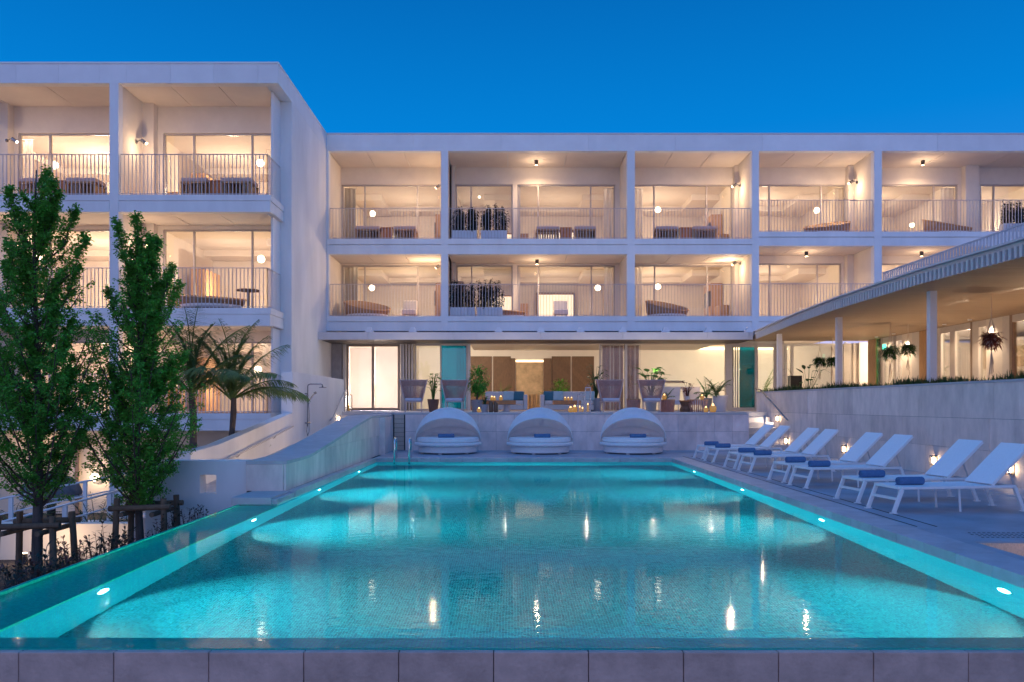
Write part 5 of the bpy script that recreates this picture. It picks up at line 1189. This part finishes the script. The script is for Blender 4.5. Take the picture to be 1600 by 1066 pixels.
# ================================================================ left garden: trees, palms, shrubs, rails
def garden_tree(base, H, zc0, Rmax, seed, label, leaders, r0, nl=26000, rfun=None, lean=0):
    rr = random.Random(seed); x, y, z = base
    t = thing('slender_tree', base, label, 'tree', 'slender young trees held by timber props')
    tp = [Vector((x + lean * u + .03 * math.sin(u * 7 + seed), y + .03 * math.cos(u * 5), z + H * u)) for u in [i / 14 for i in range(15)]]
    build('trunk', MB().tube(tp, [r0 * (1 - .90 * (i / 14) ** .9) for i in range(15)], 9), 'bark', t, smooth=True)
    lf = MB(); anchors = []
    def trunk_at(h):
        u = max(0, min(.999, (h - z) / H)) * 14; i = int(u); return tp[i].lerp(tp[i + 1], u - i)
    for k in range(84):
        u = (k + rr.uniform(0, .8)) / 84; h0 = zc0 - .25 + (z + H - zc0 - .35) * u ** 1.35; s = trunk_at(h0); a = k * 2.399 + rr.uniform(-.4, .4)
        rad = Rmax * rfun(u) * rr.uniform(.55, 1.12); rise = (rad * rr.uniform(1.1, 2.1) + .12) * (1 - .55 * u)
        pts = [s + Vector((math.cos(a) * rad * (v ** .85), math.sin(a) * rad * (v ** .85), rise * v ** 1.35)) for v in (0, .2, .4, .6, .8, 1)]
        build('branch', MB().tube(pts, [.016 * (1 - u * .5) * (1 - .8 * v) + .003 for v in (0, .2, .4, .6, .8, 1)], 5), 'twig', t)
        for j in range(9):
            v = .15 + .85 * j / 8; f = v * 5; i = min(4, int(f)); p = pts[i].lerp(pts[i + 1], f - i); a2 = a + rr.uniform(-1.9, 1.9); L2 = rad * rr.uniform(.2, .42) * (1.1 - .5 * v) + .06
            q = p + Vector((math.cos(a2) * L2, math.sin(a2) * L2, L2 * rr.uniform(.0, 1.2))); anchors.append((p, q))
    for q_ in range(20):                              # more upright plumes over the whole outline
        u = rr.uniform(.25, .95); a = rr.uniform(0, 6.28); leaders = leaders + [(Rmax * rfun(u) * .9 * math.cos(a), min(zc0 + (z + H - zc0) * (u + .08) - .12, zc0 + (z + H - zc0) * .94), rr.uniform(.09, .14))]
    for lx_, lh, lr in leaders:                       # upright tips that break the outline
        s = trunk_at(lh - .9); e = Vector((x + lx_, y + rr.uniform(-.2, .2), lh)); pts = [s, s.lerp(e, .45) + Vector((lx_ * .25, 0, -.05)), s.lerp(e, .75) + Vector((lx_ * .12, 0, 0)), e]
        build('branch', MB().tube(pts, [.014, .011, .007, .002], 5), 'twig', t)
        for j in range(26):
            v = .25 + .75 * j / 25; f = v * 3; i = min(2, int(f)); p = pts[i].lerp(pts[i + 1], f - i); a2 = rr.uniform(0, 6.28); L2 = lr * (1.1 - v) + .03
            anchors.append((p, p + Vector((math.cos(a2) * L2, math.sin(a2) * L2, L2 * .8))))
    per = nl // len(anchors); tw = MB()
    for p, q in anchors:
        tw.tube([p, q], [.004, .0015], 3)
        for _ in range(int(per * (1.75 if p.z < zc0 + (z + H - zc0) * .42 else .9))):
            v = rr.random() ** .8; c = p.lerp(q, v) + Vector((rr.gauss(0, .026), rr.gauss(0, .026), rr.gauss(0, .03)))
            lf.leaf(c, (rr.uniform(-1, 1), rr.uniform(-1, 1), rr.uniform(-.5, .9)), rr.uniform(.030, .056), rr.uniform(.020, .036), .2, up=(rr.uniform(-1, 1), rr.uniform(-1, 1), 1), seg=2)
    stuff(build('twig', tw, 'twig', t)); stuff(build('crown', lf, 'leaf_green', t)); return t
d1 = 12.0
garden_tree((X(58, d1), d1, -1.36), Z(266, d1) + 1.36, Z(772, d1), .92, 5, 'taller slender green tree at the far left, in front of the hotel wing',
            [(-.33, Z(300, d1), .14), (.27, Z(285, d1), .15), (.62, Z(330, d1), .17), (.80, Z(372, d1), .16), (-.5, Z(380, d1), .16), (.05, Z(262, d1), .12)], .088, 62000, lambda u: (.85 + .9 * u if u < .25 else 1.08) * (1 - max(0, u - .36) * 1.22), .0)
d2 = 12.7
garden_tree((X(219, d2), d2, -1.32), Z(345, d2) + 1.32, Z(778, d2), .82, 9, 'shorter slender green tree in front of the white wall with the square opening',
            [(-.30, Z(350, d2), .12), (.03, Z(342, d2), .13), (.26, Z(375, d2), .14), (.50, Z(415, d2), .15), (.68, Z(445, d2), .14)], .072, 54000, lambda u: (.88 + .9 * u if u < .25 else 1.10) * (1 - max(0, u - .32) * 1.15), -.04)
def support(x, y, z, h, w, label, n=4):
    t = thing('tree_support', (x, y, z), label, 'tree prop', 'timber props round the young trees')
    for k, (sx, sy) in enumerate(((-1, -1), (1, -1), (-1, 1), (1, 1))[:n]):
        o = build('post', MB().tube([(x + sx * w * 1.06, y + sy * w * .72, z), (x + sx * w * .95, y + sy * w * .62, z + h)], [.05, .046], 10), 'post_wood', t, smooth=False)
    for k, (a, b) in enumerate((((-1.25, -.80), (1.25, -.80)), ((-1.2, .82), (1.2, .82)))):
        build('rail', MB().tube([(x + a[0] * w, y + a[1] * w * .86, z + h - .16), (x + b[0] * w, y + b[1] * w * .86, z + h - .13)], .045, 10), 'post_wood', t)
    for s in (-.62, .62): build('rail', MB().tube([(x + s * w, y - w * .98, z + h - .24), (x + s * w, y + w * .98, z + h - .24)], .04, 10), 'post_wood', t)
    return t
support(X(56, d1), d1, -1.35, Z(805, d1) + 1.35 + .02, .42, 'timber prop frame round the taller tree at the far left')
support(X(230, d2), d2, -1.3, Z(776, d2) + 1.3, .38, 'timber prop frame round the shorter tree')

# white ramp kerb and its two rails
def P3(px, py, d): return W(px, py, d)
k0, k1 = P3(-30, 862, 17.0), P3(214, 802, 19.0)
single('ramp_kerb', MB().add([(k0[0], k0[1] - .15, -3), (k1[0], k1[1] - .15, -3), (k1[0], k1[1] + .15, -3), (k0[0], k0[1] + .15, -3), (k0[0], k0[1] - .15, k0[2]), (k1[0], k1[1] - .15, k1[2]), (k1[0], k1[1] + .15, k1[2]), (k0[0], k0[1] + .15, k0[2])],
    [(0, 3, 2, 1), (4, 5, 6, 7), (0, 1, 5, 4), (1, 2, 6, 5), (2, 3, 7, 6), (3, 0, 4, 7)]), 'white_render', 'white kerb wall of the garden ramp behind the two trees', 'wall', bevel=.03)
def whiterail(a, b, posts, mid, label, zb):
    a, b = Vector(a), Vector(b); t = thing('ramp_railing', a, label, 'railing', 'white railings of the garden ramp')
    build('top_rail', MB().tube([a, b], .026, 8), 'white_paint', t, smooth=True)
    build('mid_rail', MB().tube([a - Vector((0, 0, mid)), b - Vector((0, 0, mid))], .02, 8), 'white_paint', t, smooth=True)
    for f, bot in posts:
        p = a.lerp(b, f); build('post', MB().box(p.x - .05, p.x + .05, p.y - .03, p.y + .03, bot, p.z - .02), 'white_paint', t)
whiterail(P3(-20, 822, 17.0), P3(206, 761, 19.0), ((.17, -1.6), (.51, -1.45), (.83, -1.35)), .34, 'nearer white railing on the garden ramp, on the white kerb', 0)
whiterail(P3(-20, 784, 20.5), P3(208, 737, 22.5), ((.15, -2.2), (.65, -2.0), (.90, -1.9)), .40, 'farther white railing on the garden ramp, in front of the lit doorway', 0)
single('ramp_kerb', MB().box(-16, X(210, 22), 20.6, 22.8, -2.6, -1.85), 'white_render', 'pale far edge of the garden ramp below the lit doorway', 'wall')

# dark rounded pod behind the trees
px_, dpod = 80, 24.0
x, z = X(px_, dpod), Z(776, dpod)
t = thing('garden_pod', (x, dpod, -2.4), 'dark grey rounded pod seat with a pale rim behind the taller tree', 'garden seat')
build('shell', MB().lathe((0, 0, 0), [(.80, 0), (.84, .10), (.74, .38), (.52, .58), (.25, .68), (.001, .70)], 32), 'pod_grey', t, local=True, smooth=True)
t.children[0].location = (0, 0, z + 2.4)
build('rim', MB().lathe((x, dpod, z - .10), [(.70, 0), (.80, .02), (.85, .10), (.80, .16)], 32), 'rail_metal', t, smooth=True)
build('stand', MB().lathe((x, dpod, -2.4), [(.4, 0), (.12, .1), (.12, z + 2.29)], 16), 'dark_metal', t)

# two palms
def palm(px, d, zb, zt, n, seed, label, L, fan):
    x = X(px, d); rr = random.Random(seed); t = thing('palm_tree', (x, d, zb), label, 'palm tree', 'palms beside the sloping white wall')
    pts = [Vector((x + .05 * math.sin(i * .8 + seed), d, zb + (zt - zb) * i / 8)) for i in range(9)]
    build('trunk', MB().tube(pts, [.10 - .005 * i + .012 * (i % 2) for i in range(9)], 10), 'bark', t)
    for k in range(n):
        a = k * 2.399 + rr.uniform(-.35, .35); up = rr.uniform(fan[0], fan[1]) if k % 3 else fan[1] + rr.uniform(0, .25); ln = L * rr.uniform(.8, 1.1); fp = []
        for i in range(13):
            v = i / 12; th = up - (.80 + .35 * max(0, 1.2 - up)) * v ** 1.8
            fp.append(Vector((0, 0, 0)) if i == 0 else fp[-1] + Vector((math.cos(a) * math.cos(th), math.sin(a) * math.cos(th), math.sin(th))) * (ln / 12))
        fp = [q + Vector((x, d, zt - .05)) for q in fp]
        fr_ = build('frond', MB().tube(fp, [.022 * (1 - .85 * i / 12) + .003 for i in range(13)], 5), 'leaf_palm', t); lf = MB()
        for j in range(50):
            v = .12 + .88 * j / 50; f = v * 12; i = min(11, int(f)); p = fp[i].lerp(fp[i + 1], f - i); dv = (fp[i + 1] - fp[i]).normalized(); s = dv.cross(Vector((0, 0, 1))); s = s.normalized() if s.length > .01 else Vector((1, 0, 0))
            for sg in (-1, 1): lf.leaf(p, dv * .8 + s * sg * .9 + Vector((0, 0, rr.uniform(-.25, .12))), (.50 * math.sin(math.pi * (.10 + .86 * v)) + .06) * L / 1.7 * rr.uniform(.85, 1.1), .028, .45, seg=3)
        stuff(build('leaflet', lf, 'leaf_palm', fr_))
    return t
palm(299, 17.3, -1.6, Z(612, 17.3), 20, 3, 'left palm with upright fronds between the trees and the sloping white wall', 1.85, (.5, 1.4))
palm(362, 19.6, -1.6, Z(622, 19.6), 22, 8, 'right palm with arching fronds in front of the lower balcony', 2.0, (.45, 1.35))
for (px, d, lb) in ((318, 16.8, 'added ground uplight hidden at the foot of the left palm'), (374, 18.9, 'added ground uplight hidden at the foot of the right palm')):  # unseen uplights added to brighten the palms
    x = X(px, d); t = thing('ground_uplight', (x, d, -1.5), lb, 'garden light', 'garden uplights')
    build('spike_body', MB().tube([(x, d, -1.5), (x, d, -.75)], .05, 10), 'dark_metal', t); build('lens', MB().lathe((x, d, -.748), [(.001, 0), (.045, 0), (.045, .012)], 12), 'bulb_warm', t)
    lamp('SPOT', (x, d, -.70), 380, WARM2, 0, aim=(x - .05, d + .35, 2), cone=95, blend=1)
# leafy clumps at the foot of the palms
for k, (px, d, z, H, mt, lb) in enumerate(((258, 17.5, -.9, 1.3, 'leaf_deep', 'dark frond clump at the foot of the left palm'), (322, 18.8, -.5, 1.25, 'leaf_palm', 'frond clump between the two palms'), (395, 21.5, -.1, .85, 'leaf_palm', 'low frond clump right of the right palm'),
                                       (150, 21.5, -2.2, 1.8, 'leaf_deep', 'dark frond clump by the lit doorway'), (20, 22.0, -2.2, 2.1, 'leaf_deep', 'dark frond clump at the far left edge behind the tree'), (195, 17.5, -1.5, 1.0, 'leaf_deep', 'small frond clump behind the shorter tree'))):
    t = thing('frond_plant', (X(px, d), d, z), lb, 'plant', 'frond plants in the garden'); frondplant(X(px, d), d, z, H, 16, 40 + k, mt, .85, 18, .34, t, wide=.03)
# shrubs with red and dark leaves along the pool's overflow edge
rr = random.Random(21); cnt = {}; ORD = ('first', 'second', 'third', 'fourth', 'fifth', 'sixth')
spots = [(14, 8.6), (30, 9.6), (46, 8.3), (73, 9.2), (100, 9.0), (88, 10.6), (118, 9.8), (130, 11.0), (146, 10.2), (158, 11.4), (172, 10.9), (186, 11.6), (200, 11.2), (245, 12.2), (262, 12.7), (276, 12.3), (298, 12.9), (318, 12.6), (4, 9.9), (60, 11.2), (110, 12.0), (28, 11.6)]
for k, (px, d) in enumerate(sorted(spots)):
    x = X(px, d); red = (k % 5 in (0, 3)); zb = -1.33; ztop = HC - (d and (632 + 0) * 0) ; edge = Z(632 + 1931 / 1 * 0, d) if False else 0
    # tips reach a little above the overflow edge as seen from the terrace
    e = -4.22 / x * d; top = HC - (HC + .10) * d / e + rr.uniform(.14, .42); H = max(.35, top - zb)
    place = ('between the taller tree and the pool edge' if px < 60 else 'right of the taller tree' if px < 150 else 'left of the shorter tree' if px < 205 else 'in front of the white garden wall')
    key = (red, place); cnt[key] = cnt.get(key, -1) + 1
    t = thing('shrub', (x, d, zb), f"{ORD[cnt[key]]} {'red' if red else 'dark'} leaved spindly shrub from the left {place}", 'shrub', f"{'red' if red else 'dark'} shrubs {place}")
    sm = MB(); lf = MB()
    for j in range(9):
        a = rr.uniform(0, 6.28); h = H * rr.uniform(.72, 1.0); r = rr.uniform(.05, .26)
        pts = [Vector((x, d, zb)), Vector((x + r * .5 * math.cos(a), d + r * .5 * math.sin(a), zb + h * .55)), Vector((x + r * math.cos(a), d + r * math.sin(a), zb + h))]; sm.tube(pts, [.009, .006, .003], 4)
        for i in range(22):
            v = .42 + .58 * rr.random(); p = pts[1].lerp(pts[2], max(0, (v - .5) * 2)) if v > .5 else pts[0].lerp(pts[1], v * 2); b_ = rr.uniform(0, 6.28)
            lf.leaf(p, (math.cos(b_), math.sin(b_), rr.uniform(.1, 1.2)), rr.uniform(.05, .11), .028, .2)
    build('stem', sm, 'twig', t); stuff(build('foliage', lf, 'leaf_red' if red else 'leaf_dark', t))
# ground uplights among the shrubs
for px, d, lb, e in ((38, 13.7, 'ground uplight glowing left of the taller tree trunk', 110), (82, 13.9, 'ground uplight glowing right of the taller tree trunk', 90), (172, 13.8, 'ground uplight hidden behind the shrubs left of the shorter tree', 50)):
    x = X(px, d); t = thing('ground_uplight', (x, d, -1.34), lb, 'garden light', 'garden uplights'); z = -1.33
    build('spike_body', MB().tube([(x, d, z), (x, d, z + .22)], .05, 10), 'dark_metal', t); build('lens', MB().lathe((x, d, z + .222), [(.001, 0), (.045, 0), (.045, .012)], 12), 'bulb_warm', t)
    lamp('POINT', (x, d + .10, z + .40), e * .11, WARM, 0)
single('low_garden_wall', MB().box(-11.5, X(215, 14.6), 14.5, 14.75, -2.4, -.72), 'cream_plaster', 'low pale garden wall behind the shrubs, lit warm near the ground', 'wall')
